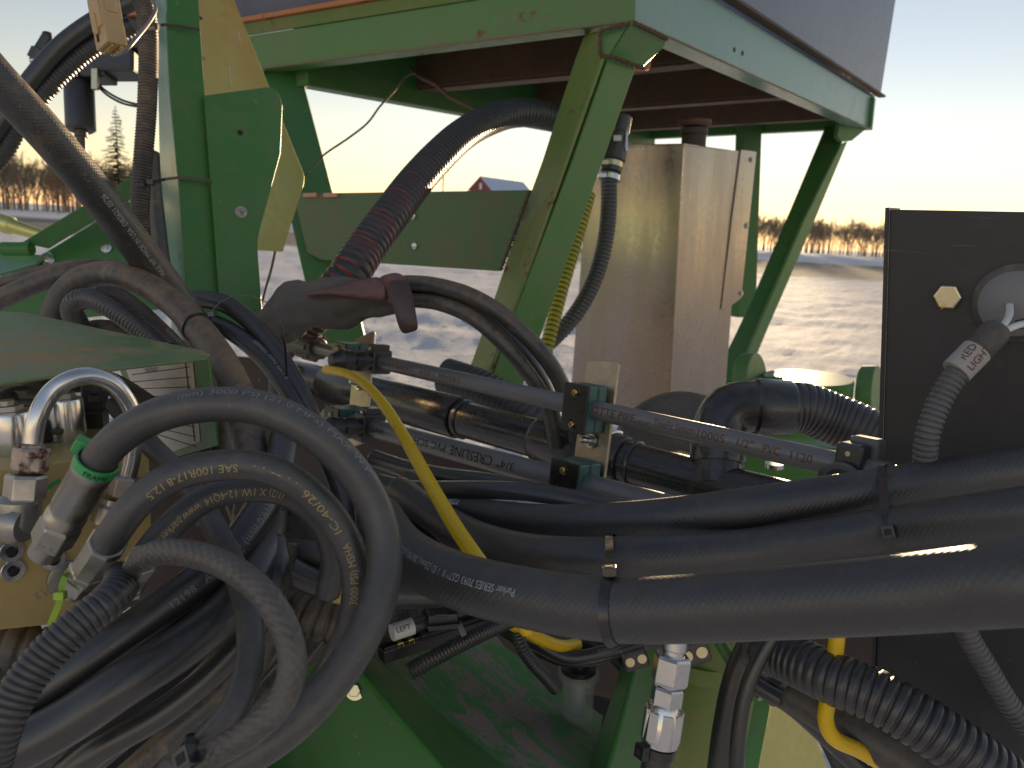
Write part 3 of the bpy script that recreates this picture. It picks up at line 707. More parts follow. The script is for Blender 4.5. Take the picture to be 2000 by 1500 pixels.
def chassis():
    t = thing('chassis_rail', P(800, 1240, 1.5), 'dark green chassis rail running behind the manifold pipes', 'chassis rail')
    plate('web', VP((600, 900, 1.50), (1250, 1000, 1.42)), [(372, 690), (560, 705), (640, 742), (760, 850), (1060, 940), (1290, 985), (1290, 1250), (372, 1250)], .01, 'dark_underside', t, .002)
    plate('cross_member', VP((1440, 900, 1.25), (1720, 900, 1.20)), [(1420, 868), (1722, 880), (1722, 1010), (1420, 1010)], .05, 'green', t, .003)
    plate('backing_plate', VP((1560, 1200, .92), (1800, 1200, .90)), [(1540, 1120), (1820, 1120), (1820, 1420), (1660, 1320), (1560, 1290)], .006, 'dark_underside', t, .001)  # dark backing sheets added to keep bright snow out of the gaps
    plate('backing_plate', VP((960, 1200, 1.2), (1260, 1200, 1.2)), [(930, 1120), (1290, 1120), (1290, 1460), (1100, 1420), (930, 1260)], .006, 'dark_underside', t, .001)
chassis()
# ------------------------------------------------------------------ green post with side plate
def post():
    t = thing('green_post', P(380, 640, 1.2), 'upright green square steel post with corrugated conduit tied to it', 'post')
    Lp = VP((322, 100, 1.16), (300, 100, 1.24)); Rp = VP((322, 100, 1.16), (388, 100, 1.20))
    Lf = plate('left_face', PL3((322, 20, 1.16), (361, 540, 1.16), (303, 20, 1.22)), [(302, -30), (320, -30), (331, 187), (347, 347), (361, 540), (368, 680), (338, 680), (326, 520), (312, 360), (309, 187)], .004, 'green_pale', t, .003)
    pr = PL3((322, 20, 1.158), (361, 540, 1.158), (386, 20, 1.19))
    Rf = plate('right_face', pr, [(321, -30), (386, -30), (400, 180), (415, 350), (432, 600), (438, 690), (369, 690), (362, 540), (348, 347), (332, 187)], .004, 'green', t, .003)
    # side plate
    pp = PL3((410, 250, 1.182), (440, 590, 1.182), (545, 250, 1.23))
    o = rnd_px([(398, 186), (540, 167), (552, 205), (548, 300), (502, 468), (505, 510), (512, 600), (522, 660), (434, 660)], {1, 4}, 22)
    sp = plate('side_plate', pp, o, .009, 'green', t, .002)
    nn = pp.n if (CAM-pp.p).dot(pp.n) > 0 else -pp.n
    lathe('bolt_hole', pp.at(469, 259), nn, [(0, .0045), (.0006, .0045)], 'hole', sp, n=16)
    b = bolt_head(pp.at(471, 414), nn, .006, 'steel_dusty', sp); lathe('thread', pp.at(471, 414), nn, [(0, .003), (.011, .003), (.012, .0022)], 'steel_dusty', b, n=12)
    return t
post()
def galv_panel():
    """sheet bent along two slight folds"""
    cols = [((385, -30), (402, 250), (500, 488)), ((418, -30), (470, 200), (512, 489)), ((440, -30), (528, 180), (540, 491)), ((451, 0), (597, 348), (561, 470))]
    t = thing('galvanised_panel', P(530, 490, 1.28), 'bent galvanised sheet panel behind the green side plate', 'sheet panel')
    pl = PL3((400, 100, 1.24), (505, 480, 1.25), (560, 340, 1.34))
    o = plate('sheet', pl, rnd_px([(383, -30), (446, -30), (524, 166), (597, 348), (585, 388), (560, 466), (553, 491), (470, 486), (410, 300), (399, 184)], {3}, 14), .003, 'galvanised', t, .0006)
    nn = pl.n if (CAM-pl.p).dot(pl.n) > 0 else -pl.n
    for x, y in ((392, 35), (398, 114)): lathe('hole', pl.at(x, y), nn, [(0, .0035), (.0005, .0035)], 'steel_rusty', o, n=14)
    for a, b in (((448, 128), (450, 165)), ((466, 62), (468, 80))):
        q = [pl.at(*a)+nn*.0004, pl.at(*b)+nn*.0004]; s = (q[1]-q[0]).cross(nn).normalized()*.0016
        link('scratch', mesh_from([q[0], q[0]+s, q[1]+s*.5, q[1]-s*.7], [[0, 1, 2, 3]]), 'white_tag', o)
    return t
galv_panel()
# ------------------------------------------------------------------ lifting arm behind
def arm():
    t = thing('lift_arm', P(120, 560, 1.4), 'green diagonal lift arm with bolt washers behind the black hoses', 'lift arm')
    a = PL3((100, 480, 1.38), (250, 390, 1.42), (150, 540, 1.38))
    pl = plate('arm_plate', a, [(-20, 560), (94, 489), (258, 390), (330, 348), (330, 600), (-20, 640)], .01, 'green', t, .002)
    nn = a.n if (CAM-a.p).dot(a.n) > 0 else -a.n
    b = PL(a.p+nn*.05, a.n+MUP*.5)
    plate('arm_flange', b, [(42, 474), (258, 344), (330, 300), (330, 346), (258, 386), (94, 486)], .01, 'green_dark', t, .002)
    for x, y, r in ((93, 506, .011), (208, 485, .008)):
        w = lathe('washer', a.at(x, y), nn, [(0, r*1.15), (.003, r*1.15), (.0032, r*.5)], 'zinc', pl, n=22)
        hexnut('nut', a.at(x, y)+nn*.003, nn, r*.55, r*.5, 'zinc_yellow', w)
    c = PL3((0, 500, 1.34), (90, 505, 1.36), (40, 530, 1.34))
    plate('link_bar', c, [(-30, 492), (80, 497), (94, 490), (70, 514), (0, 534), (-30, 534)], .012, 'green_pale', t, .002)
    lathe('pin', P(62, 486, 1.33), _r*-1, [(0, .012), (.05, .012), (.052, .009), (.10, .009)], 'green', t, n=18)
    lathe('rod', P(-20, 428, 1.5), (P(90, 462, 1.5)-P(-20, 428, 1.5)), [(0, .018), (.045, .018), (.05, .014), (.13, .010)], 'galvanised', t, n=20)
    return t
arm()
# ------------------------------------------------------------------ valve block under a green hood
def hood():
    t = thing('valve_hood', P(200, 720, .66), 'dirty green sheet metal hood over the gold valve block', 'hood')
    tp = PL3((0, 748, .50), (410, 694, .66), (45, 611, .80))
    top = plate('top_panel', tp, [(-60, 754), (-60, 606), (45, 609), (395, 684), (411, 692), (404, 699), (200, 722)], .0025, 'green_lid', t, .001)
    sp = VP((408, 760, .655), (226, 740, .86))
    sd = plate('side_panel', sp, [(231, 716), (404, 700), (426, 870), (300, 905), (262, 800)], .0025, 'green', t, .0008)
    # printed chart stuck on the inside of the side panel
    sp2 = PL(sp.p+(sp.n if (CAM-sp.p).dot(sp.n) > 0 else -sp.n)*.0006, sp.n)
    ch = plate('chart_sticker', sp2, [(245, 719), (376, 706), (391, 862), (330, 886), (275, 800)], .0003, 'paper', sd, 0)
    sp3 = PL(sp2.p+(sp2.p-sp.p)*.6, sp.n)
    for k in range(9):
        f = k/8; a = (258+8*f, 731+14*k); b = (370+13*f, 716+19.5*k); 
        if a[1] > 800: a = (a[0]+(a[1]-800)*.62, a[1])
        plate('rule', sp3, [a, b, (b[0], b[1]+1.6), (a[0], a[1]+1.6)], .0001, 'ink_black', ch, 0)
    plate('rule', sp3, [(361, 708), (363, 708), (381, 862), (379, 862)], .0001, 'ink_black', ch, 0)
    xd = sp3.at(325, 712)-sp3.at(275, 717); flat_text(ch, 'MAINTENANCE', sp3.at(284, 727), xd, MUP, .0042, 'ink_black', .0001)
    return t
hood()
UPV = MUP
def valve_block():
    t = thing('valve_block', P(140, 1100, .56), 'gold anodised hydraulic valve block with socket head bolts', 'valve block')
    fp = VP((0, 1000, .515), (300, 1000, .60))
    q = [(-80, 935), (292, 868), (300, 1100), (208, 1210), (-80, 1240)]
    o = plate('body', fp, q, .16, 'gold_block', t, .002)
    nn = fp.n if (CAM-fp.p).dot(fp.n) > 0 else -fp.n
    for x, y in ((20, 1076), (23, 1113), (103, 1092)):
        b = lathe('bolt', fp.at(x, y), nn, [(0, .0078), (.0025, .0078), (.003, .0074), (.0031, .004), (.001, .0036)], 'zinc', o, n=26)
        lathe('socket', fp.at(x, y)+nn*.0012, nn, [(0, .0034), (.002, .0034)], 'hole', b, n=6)
    p = fp.at(145, 1125); lathe('port', fp.at(128, 1128), nn, [(0, .013), (.002, .013), (.003, .011)], 'steel_dusty', o, n=24)
    flat_text(o, 'LVP', fp.at(70, 1172), fp.at(100, 1160)-fp.at(70, 1172), UPV, .006, 'steel', .0002)
    pl = PL(fp.p+nn*.0004, fp.n); plate('paint_mark', pl, [(88, 960), (118, 942), (116, 934), (86, 952)], .0002, 'tie_green', o, 0)
    return fp, nn
FP, FN = valve_block()
def coil(x, y0, y1, w, d, lab):
    p = P(x, y1, d); t = thing('solenoid_coil', p, lab, 'solenoid', None)
    h = (y1-y0)/FPX*d; r = w/2/FPX*d
    lathe('can', p, UPV, [(0, r*.96), (.002, r), (h-.002, r), (h, r*.95), (h+.0005, r*.5)], 'zinc', t, n=32)
    n = hexnut('nut', p+UPV*h, UPV, r*.62, h*.13, 'steel', t); lathe('stud', p+UPV*(h*1.13), UPV, [(0, r*.3), (.003, r*.3)], 'steel', n, n=16)
    return t
coil(30, 800, 905, 84, .56, 'fat silver solenoid coil at the edge of the valve block')
coil(139, 776, 880, 62, .60, 'slim silver solenoid coil inside the silver bent pipe')
def plug(x, y, w, h, d, lab):
    t = thing('connector_plug', P(x, y+h/2, d), lab, 'connector'); k = d/FPX; B = basis(_r+_f*.3, UPV)
    box('housing', P(x, y, d), B, w*k, h*k, .026, 'black_plastic', t, .0015); box('latch', P(x, y-h*.12, d-.016), B, w*k*.5, h*k*.16, .008, 'black_plastic', t, .001)
    box('collar', P(x, y+h*.1, d-.002), B, w*k*1.12, h*k*.09, .03, 'black_plastic', t, .0008)
plug(186, 790, 36, 100, .64, 'black connector plug standing between coil and hood chart')
plug(112, 850, 42, 70, .60, 'small black plug wedged between the two silver coils')
plug(70, 772, 60, 34, .62, 'black plug lying on top of the fat coil')
lo = tube('plug_conduit', [(-30, 815, .60), (0, 785, .60), (30, 772, .61), (60, 772, .62)], .0075, 'loom'); tag(lo, 'short black corrugated conduit feeding the plug above the coil', 'conduit')
tag(tube('plug_cable', [(-30, 742, .66), (60, 752, .66), (200, 745, .70), (300, 800, .72)], .011, 'black_dusty'), 'dark dusty cable under the hood behind the coils', 'cable')
# bent silver pipe with its nuts
def bent_pipe():
    t = thing('bent_pipe', P(50, 950, .50), 'silver bent steel pipe arching over the coils with hex nuts', 'pipe')
    k = 'bent'
    tube('pipe', [(62, 905, .50), (64, 862, .50), (74, 812, .50), (98, 768, .505), (135, 742, .51), (180, 734, .52), (222, 750, .53), (252, 790, .54), (264, 835, .545), (258, 890, .548), (246, 945, .55)], .0061, 'zinc', t, key=k, sides=24)
    ax = P(62, 862, .50)-P(50, 985, .50)
    hexnut('nut', P(58, 922, .497), ax, .0112, .0165, 'steel_rusty', t, up=_r)
    lathe('sleeve', P(62, 868, .497), ax*-1, [(0, .0075), (.003, .0085), (.006, .0085)], 'steel_rusty', t, n=20)
    hexnut('nut', P(47, 978, .495), ax, .0125, .0175, 'steel', t, up=_r)
    lathe('ring', P(57, 930, .497), ax*-1, [(0, .0088), (.004, .0088)], 'steel', t, n=20)
    ax2 = P(250, 900, .55)-P(222, 1010, .55)
    hexnut('nut', P(236, 968, .55), ax2, .0115, .015, 'steel_rusty', t, up=_r)
    lathe('union', P(214, 1020, .552), ax2, [(0, .013), (.012, .013), (.014, .0105), (.018, .0105)], 'steel_dusty', t, n=22)
    lathe('elbow', P(30, 1045, .495), ax, [(0, .008), (.008, .0135), (.022, .0135), (.026, .010)], 'steel_dusty', t, n=22)
    lathe('elbow', P(-40, 1010, .495), P(70, 1030, .49)-P(-40, 1010, .495), [(0, .0125), (.02, .0125), (.03, .0135), (.034, .011)], 'steel_dusty', t, n=22)
bent_pipe()
def ferrule(lab, a, b, r, m='steel_dusty', flats=False, hexr=None):
    """crimped hose end from the hose (a) to the hex (b)"""
    A, Bp = P(*a), P(*b); ax = Bp-A; L = ax.length; t = thing('hose_fitting', Bp, lab, 'hose fitting')
    lathe('ferrule', A, ax, [(0, r*.93), (L*.03, r), (L*.10, r), (L*.11, r*.96), (L*.52, r*.96), (L*.54, r*.9), (L*.60, r*.9), (L*.62, r*.98), (L*.70, r*.98), (L*.74, r*.75)], m, t, n=8 if flats else 28)
    hexnut('hex', A+ax*.72, ax, hexr or r*1.02, L*.28, m, t, up=UPV)
    lathe('nose', A+ax*.98, ax, [(0, r*.8), (L*.16, r*.8), (L*.17, r*.6)], m, t, n=22)
    return t
ferrule('large dusty crimped fitting holding the thick white printed hose', (188, 908, .452), (98, 1060, .475), .0122, hexr=.0128)
ferrule('crimped fitting on the gold printed hose beside the lime tie', (212, 1058, .425), (155, 1140, .47), .0108, flats=True, hexr=.0116)
ferrule('crimped fitting on the small coiled dimpled hose', (282, 1090, .405), (238, 1165, .45), .0086, flats=True, hexr=.0095)
# ------------------------------------------------------------------ hoses, left tangle
def hose(name, label, pts, r, m, key=None, cat='hose', group=None, **kw): return tag(tube(name, pts, r, m, key=key, **kw), label, cat, group)
def chose(name, label, pts, r, m, pitch, depth, key=None, cat='conduit', **kw): return tag(corr(name, pts, r, m, pitch, depth, key=key, **kw), label, cat)
L1 = hose('hydraulic_hose', 'thick black hydraulic hose in the largest foreground loop', [(180, 922, .453), (196, 893, .450), (245, 845, .445), (325, 805, .44), (430, 789, .44), (520, 800, .44), (610, 845, .44), (685, 915, .445), (735, 1000, .448), (752, 1080, .445), (742, 1165, .435), (705, 1250, .425), (645, 1340, .415), (560, 1425, .405), (450, 1495, .40), (330, 1550, .40)], .0102, 'hose_grey', 'L1', sides=28)
lettering(L1, 'L1', 'mm) 3000 PSI (21.0 MPa) MAX W.P.', (362, 790), .0038, 'ink_grey', off=44, fit=(700, 935))
L2 = hose('hydraulic_hose', 'black hydraulic hose with bold gold print looping inside the largest loop', [(204, 1070, .428), (224, 1038, .425), (265, 985, .425), (335, 932, .43), (440, 908, .435), (530, 918, .438), (610, 968, .445), (668, 1040, .452), (695, 1120, .456), (688, 1210, .46), (650, 1300, .462), (590, 1385, .455), (520, 1450, .45), (420, 1530, .45)], .0090, 'hose_grey', 'L2', sides=26)
lettering(L2, 'L2', '3000 PSI) MSHA', (694, 1165), .0046, 'ink_gold', rev=True, off=8, fit=(676, 1050))
lettering(L2, 'L2', 'IC-40/26', (662, 1030), .0046, 'ink_gold', rev=True, off=12, fit=(596, 955))
lettering(L2, 'L2', '. . -- . .', (576, 942), .0046, 'ink_gold', rev=True, off=12, fit=(500, 910))
lettering(L2, 'L2', 'SAE 100R17-8 12.5', (474, 906), .0046, 'ink_gold', rev=True, off=14, fit=(290, 963))
L3 = hose('hydraulic_hose', 'black hose with gold print nested just under the gold printed loop', [(250, 1150, .46), (285, 1085, .46), (330, 1030, .465), (400, 975, .475), (480, 955, .485), (560, 965, .50), (620, 1010, .51), (650, 1080, .52), (640, 1160, .53)], .0086, 'hose_grey', 'L3', sides=24)
lettering(L3, 'L3', '(1/2) X 1W 12-4Q14  www.parker.com', (550, 963), .0050, 'ink_gold', rev=True, off=14, fit=(292, 1075))
L4 = hose('hydraulic_hose', 'small dimpled grey hose coiled in front of the bundle', [(268, 1108, .412), (276, 1094, .403), (310, 1079, .39), (370, 1081, .38), (440, 1104, .37), (510, 1155, .36), (556, 1225, .355), (572, 1295, .352), (550, 1370, .35), (495, 1425, .348), (420, 1470, .35), (330, 1510, .355)], .0067, 'hose_dimple', 'L4', sides=24)
pa, _ = PATHS['L4']
L5 = hose('rubber_hose', 'grey rubber hose running down from the hood behind the small coil', [(225, 790, .62), (290, 865, .58), (370, 950, .535), (430, 1050, .50), (470, 1140, .47), (488, 1230, .44), (485, 1310, .42), (455, 1390, .405), (405, 1450, .40), (360, 1500, .40)], .0079, 'hose_grey', 'L5')
C1 = tag(ribbed('corrugated_conduit', [(238, 1128, .43), (232, 1150, .405), (205, 1180, .39), (150, 1222, .38), (90, 1280, .372), (40, 1345, .365), (5, 1415, .36), (-20, 1500, .36)], .0094, 'loom', .0034, .0013, key='C1'), 'thick black corrugated conduit running down below the valve block', 'conduit')
L6 = hose('rubber_hose', 'black hose with small pale print stretched across the bundle', [(560, 830, .66), (540, 930, .60), (500, 1010, .555), (445, 1085, .525), (380, 1140, .505), (300, 1200, .49), (200, 1270, .475), (90, 1345, .465), (-30, 1420, .46)], .0122, 'hose_smooth', 'L6')
lettering(L6, 'L6', '(19.0 mm) 250 PSI', (508, 1000), .006, 'ink_grey', off=20)
lettering(L6, 'L6', '12198   A07062', (330, 1180), .005, 'ink_grey', rev=True, off=-10)
L7 = hose('rubber_hose', 'fat bluish black hose lowest of the wide bundle', [(520, 900, .66), (525, 1000, .60), (505, 1100, .54), (450, 1185, .505), (360, 1260, .48), (250, 1330, .46), (130, 1410, .45), (-20, 1490, .44)], .0142, 'hose_smooth', 'L7')
for k, (pts, r, m, lab) in enumerate([
    ([(535, 1060, .56), (540, 1120, .54), (500, 1220, .53), (420, 1310, .52), (320, 1390, .51), (200, 1460, .50), (110, 1530, .50)], .0095, 'hose_smooth', 'slim black hose just under the fat bluish hose'),
    ([(560, 1060, .58), (545, 1150, .57), (500, 1250, .56), (430, 1350, .55), (340, 1430, .54), (240, 1520, .54)], .0085, 'hose_dusty', 'dusty slim hose third from the fat bluish hose'),
    ([(520, 1180, .60), (470, 1290, .58), (400, 1390, .57), (330, 1470, .56), (280, 1540, .56)], .0085, 'hose_smooth', 'slim black hose curving down inside the small coil'),
    ([(500, 960, .62), (530, 1030, .60), (536, 1090, .58), (522, 1160, .57), (480, 1240, .57), (420, 1330, .58)], .0085, 'hose_grey', 'thin grey hose bowing beside the white printed hose'),
    ([(560, 1180, .64), (500, 1290, .63), (440, 1390, .62), (380, 1470, .61), (300, 1540, .60)], .0115, 'black_dusty', 'brown dusty hose deep at the back of the bundle'),
    ([(300, 1270, .55), (210, 1360, .53), (120, 1440, .52), (40, 1520, .52)], .010, 'black_dusty', 'dusty hose end peeking under the corrugated conduit')]):
    hose('rubber_hose', lab, pts, r, m, f'fan{k}')
tag(ribbed('corrugated_conduit', [(-40, 1262, .56), (30, 1262, .56), (90, 1275, .57), (140, 1310, .58), (180, 1370, .60)], .017, 'loom_dusty', .008, .0028, key='dl'), 'dusty brown corrugated conduit under the valve block corner', 'conduit')
for k, (pts, r, m, lab) in enumerate([
    ([(470, 860, .74), (505, 930, .70), (548, 990, .68), (585, 1060, .68), (590, 1150, .68), (560, 1240, .68)], .0095, 'hose_smooth', 'black hose dropping through the upper part of the loops'),
    ([(600, 830, .80), (640, 900, .78), (668, 980, .77), (672, 1060, .77), (640, 1140, .77)], .0105, 'hose_smooth', 'dark hose curving behind the right side of the loops'),
    ([(545, 860, .78), (575, 920, .76), (618, 1000, .75), (635, 1080, .75), (610, 1180, .75)], .0085, 'hose_grey', 'thin grey hose curving behind the gold printed loop'),
    ([(430, 830, .72), (440, 920, .70), (470, 1000, .68), (500, 1090, .66), (505, 1180, .65)], .0105, 'hose_braid_dusty', 'brown braided hose dropping behind the hood edge'),
    ([(640, 1200, .72), (600, 1260, .70), (540, 1330, .68), (470, 1400, .66), (400, 1470, .65), (330, 1540, .65)], .0105, 'hose_braid_dusty', 'dusty braided hose lowest under the small coil'),
    ([(560, 1250, .66), (480, 1340, .64), (380, 1430, .62), (290, 1510, .60)], .0068, 'hose_smooth', 'pencil thin black hose under the small coil')]):
    hose('rubber_hose', lab, pts, r, m, f'fill{k}')
for k, (pts, r, m, lab) in enumerate([
    ([(470, 1010, .56), (440, 1110, .53), (380, 1190, .515), (280, 1275, .50), (170, 1350, .49), (60, 1430, .485), (-30, 1490, .48)], .0052, 'hose_smooth', 'thin cable lying in the groove between the two wide hoses'),
    ([(520, 1120, .545), (470, 1225, .53), (390, 1320, .52), (290, 1410, .515), (180, 1500, .51)], .0056, 'hose_dusty', 'thin dusty cable crossing below the fat bluish hose'),
    ([(560, 900, .62), (552, 960, .60), (530, 1020, .585), (515, 1090, .575), (525, 1160, .57)], .0062, 'hose_smooth', 'slender black cable dropping past the rubber boot')]):
    hose('power_cable', lab, pts, r, m, f'thin{k}', cat='cable')
# hoses behind the loops
hose('rubber_hose', 'level grey hose seen through the middle of the loops', [(500, 1075, .60), (560, 1078, .60), (640, 1085, .60), (720, 1092, .61), (800, 1100, .62)], .0105, 'hose_grey', 'mid1')
o = hose('rubber_hose', 'black hose with yellow end band inside the loops', [(520, 1080, .58), (560, 1110, .58), (610, 1135, .585), (668, 1152, .59), (740, 1160, .60), (850, 1162, .62), (960, 1150, .64)], .0105, 'hose_smooth', 'mid2')
pa, r_ = PATHS['mid2']; p, tt = pa.at(pa.near_px(655, 1148)); lathe('band', p, tt, [(0, r_+.0006), (.011, r_+.0006)], 'hose_yellow', o, n=24)
tag(ribbed('corrugated_conduit', [(560, 1170, .68), (600, 1195, .66), (660, 1215, .66), (720, 1215, .67), (800, 1200, .70)], .020, 'loom_dusty', .009, .003, key='bigloom'), 'fat dusty corrugated conduit behind the lower loops', 'conduit')
tag(ribbed('corrugated_conduit', [(600, 1040, .75), (640, 1056, .73), (700, 1066, .73), (780, 1072, .75)], .016, 'loom', .006, .0016, key='sunloom'), 'sunlit corrugated conduit glinting through the loops', 'conduit')
def cap_lump():
    bm = bmesh.new(); bmesh.ops.create_icosphere(bm, subdivisions=4, radius=1)
    c = P(572, 1020, .66)
    for v in bm.verts:
        n = mnoise.noise(v.co*1.6)*.25+mnoise.noise(v.co*4+Vector((3, 0, 0)))*.08
        q = v.co*(1+n); v.co = c+_r*q.x*.027+_u*q.y*.036+_f*q.z*.02
    me = bpy.data.meshes.new('c'); bm.to_mesh(me); bm.free(); me.polygons.foreach_set('use_smooth', [True]*len(me.polygons))
    tag(link('rubber_boot', me, 'black_dusty'), 'lumpy dark rubber boot behind the gold printed loop', 'rubber boot')
cap_lump()
# upper left bundle
D1 = hose('braided_hose', 'heavy braided black hose slanting down from the picture corner', [(-40, 118, .70), (0, 163, .715), (75, 244, .745), (145, 325, .78), (212, 408, .82), (266, 480, .86), (320, 550, .90), (370, 620, .93), (410, 700, .95)], .0188, 'hose_braid_dusty', 'D1', sides=32)
lettering(D1, 'D1', 'MAX WP MADE IN USA  DB2621 05\'26', (305, 530), .0060, 'ink_white', rev=True, off=-12, fit=(183, 372))
D2 = hose('rubber_hose', 'dusty brown hose arching over the hood', [(98, 660, .92), (106, 615, .91), (122, 576, .905), (155, 546, .90), (200, 534, .89), (250, 541, .87), (310, 571, .84), (370, 622, .80), (420, 684, .755), (455, 745, .71), (477, 810, .67), (490, 880, .64), (496, 950, .62), (488, 1020, .61), (470, 1090, .60)], .0145, 'hose_dusty', 'D2', sides=26)
D3 = hose('braided_hose', 'brown braided hose tucked beneath the arching dusty hose', [(205, 570, .95), (225, 577, .94), (262, 603, .92), (305, 643, .89), (345, 684, .86), (385, 740, .83), (405, 800, .80), (415, 880, .78)], .0125, 'hose_braid_dusty', 'D3')
lettering(D3, 'D3', 'Parker SE', (328, 655), .006, 'ink_white', off=40)
tag(ribbed('corrugated_conduit', [(170, 660, .90), (152, 632, .89), (140, 605, .875), (150, 588, .865), (172, 583, .86), (205, 594, .85), (245, 619, .845), (285, 650, .84), (325, 685, .83)], .0122, 'loom', .0048, .0017, key='D4'), 'black corrugated conduit bent back under the arching hose', 'conduit')
tag(ribbed('corrugated_conduit', [(150, 655, .93), (185, 640, .92), (225, 643, .915), (270, 668, .91)], .0095, 'loom_dusty', .0035, .0013, key='D4b'), 'small dusty corrugated conduit lying on the hood edge', 'conduit')
hose('rubber_hose', 'thin brown hose entering above the braided one beside the hood', [(-40, 566, .98), (20, 550, .98), (90, 531, .98), (160, 521, .98), (240, 525, .98), (300, 560, .99)], .0090, 'hose_dusty', 'D5')
hose('braided_hose', 'braided hose entering from the picture edge above the hood', [(-40, 604, .94), (0, 585, .935), (60, 558, .935), (130, 533, .94), (190, 524, .95), (250, 545, .96)], .0125, 'hose_braid_dusty', 'D6')
V1 = chose('corrugated_conduit', 'long vertical corrugated conduit tied along the green post', [(258, -30, 1.06), (281, 10, 1.06), (289, 60, 1.06), (290, 107, 1.06), (287, 213, 1.06), (281, 293, 1.06), (275, 373, 1.06), (273, 420, 1.06), (277, 470, 1.06), (283, 540, 1.07)], .0132, 'loom_dusty', .0042, .0016, 'V1', sharp=.7)
hose('braided_hose', 'brown braided hose hidden between conduit and green post', [(296, 300, 1.16), (300, 366, 1.15), (307, 430, 1.15), (316, 505, 1.15), (330, 590, 1.15)], .0115, 'hose_braid_dusty', 'V2')
hose('rubber_hose', 'smooth black hose sweeping up behind the tan connector', [(-60, 330, 1.25), (0, 245, 1.25), (53, 167, 1.25), (116, 93, 1.26), (181, 44, 1.27), (255, 4, 1.28), (320, -30, 1.3)], .0150, 'hose_smooth', 'U1')
chose('corrugated_conduit', 'corrugated conduit sweeping up under the smooth black hose', [(-40, 350, 1.27), (5, 298, 1.27), (40, 236, 1.27), (80, 186, 1.27), (132, 132, 1.28), (190, 86, 1.29), (260, 50, 1.3)], .0165, 'loom', .0068, .002, 'U2')
H_a = hose('rubber_hose', 'black hose curving past the green post toward the manifold', [(350, 588, 1.0), (395, 585, .98), (440, 594, .96), (482, 622, .95), (525, 668, .94), (560, 718, .93), (590, 772, .92), (625, 850, .92), (690, 940, .92)], .0115, 'hose_smooth', 'R1')
H_b = hose('rubber_hose', 'black hose with white print running under its twin near the post', [(380, 625, .99), (425, 634, .96), (470, 660, .94), (515, 700, .93), (550, 745, .92), (585, 805, .91), (640, 890, .91)], .0112, 'hose_smooth', 'R2')
lettering(H_b, 'R2', 'SERIES 7093 GST II', (492, 680), .006, 'ink_white', off=45)
# conduit and hose ties
def wire(name, label, pts, r, m, **kw): return tag(tube(name, pts, r, m, sides=10, **kw), label, 'wire')
tg = thing('cable_tie', P(380, 640, .78), 'thin black cable tie with a long looping tail on the dusty hose', 'cable tie')
link('tail', ribbon_mesh([P(*q) for q in [(412, 612, .80), (430, 592, .80), (455, 580, .80), (490, 578, .80), (522, 592, .80), (545, 625, .80), (557, 680, .81), (560, 735, .82)]], [_u]*8, .0022, .001), 'tie', tg)
pa, r_ = PATHS['D2']; p, tt = pa.at(pa.near_px(385, 640)); e1 = (CAM-p); e1 = (e1-tt*e1.dot(tt)).normalized(); e2 = tt.cross(e1)
ring = [p+(e1*math.cos(a)+e2*math.sin(a))*(r_+.0006) for a in np.linspace(0, 2*math.pi, 28, endpoint=False)]
link('strap', ribbon_mesh(ring, [q-p for q in ring], .003, .0012, True), 'tie', tg)
box('head', P(413, 614, .79), basis(_r, _u), .007, .006, .006, 'tie', tg, .0006)
# ties round the post
def post_tie(lab, pts, hx):
    t = thing('cable_tie', P(*pts[0]), lab, 'cable tie'); q = [P(*p) for p in pts]
    link('strap', ribbon_mesh(q, [(CAM-p) for p in q], .0042, .0012), 'tie', t); box('head', P(*hx), basis(_r, _u), .009, .008, .007, 'tie', t, .0006)
post_tie('upper black cable tie holding conduit to the green post', [(271, 54, 1.04), (285, 57, 1.035), (300, 54, 1.05), (318, 48, 1.15), (355, 52, 1.165), (390, 58, 1.18)], (303, 52, 1.06))
post_tie('lower black cable tie holding conduit to the green post', [(264, 361, 1.05), (280, 360, 1.04), (296, 357, 1.08), (322, 350, 1.14), (347, 347, 1.152), (382, 349, 1.165), (414, 354, 1.178)], (294, 356, 1.05))
# ------------------------------------------------------------------ the three fat hoses crossing the foreground
H1 = hose('braided_hose', 'fattest braided hose, lowest of the three crossing the foreground', [(740, 1010, .60), (780, 1068, .56), (840, 1110, .52), (920, 1142, .485), (1020, 1166, .462), (1120, 1183, .446), (1200, 1191, .433), (1320, 1190, .416), (1450, 1182, .398), (1600, 1172, .377), (1725, 1163, .360), (1880, 1149, .340), (2000, 1137, .322), (2100, 1125, .315)], .0182, 'hose_braid', 'H1', sides=36)
lettering(H1, 'H1', 'Parker SERIES 7093 GST* II  1 ID (25mm) 200 PSI (15 bar) MAX WP', (1031, 1170), .0048, 'ink_white', rev=True, off=-4, fit=(786, 1075))
H2 = hose('braided_hose', 'middle braided hose of the three crossing the foreground', [(780, 960, .80), (850, 1008, .735), (920, 1048, .68), (1000, 1075, .63), (1100, 1089, .585), (1200, 1091, .56), (1330, 1086, .562), (1450, 1076, .567), (1600, 1057, .55), (1725, 1039, .53), (1850, 1022, .49), (2000, 1003, .455), (2100, 988, .44)], .0162, 'hose_braid', 'H2', sides=32)
H3 = hose('braided_hose', 'top braided hose of the three crossing the foreground', [(800, 945, .84), (880, 985, .78), (960, 1008, .73), (1060, 1020, .68), (1180, 1020, .635), (1300, 1012, .605), (1450, 994, .585), (1600, 973, .575), (1725, 955, .565), (1850, 937, .558), (2000, 913, .55), (2100, 896, .55)], .0162, 'hose_braid', 'H3', sides=32)
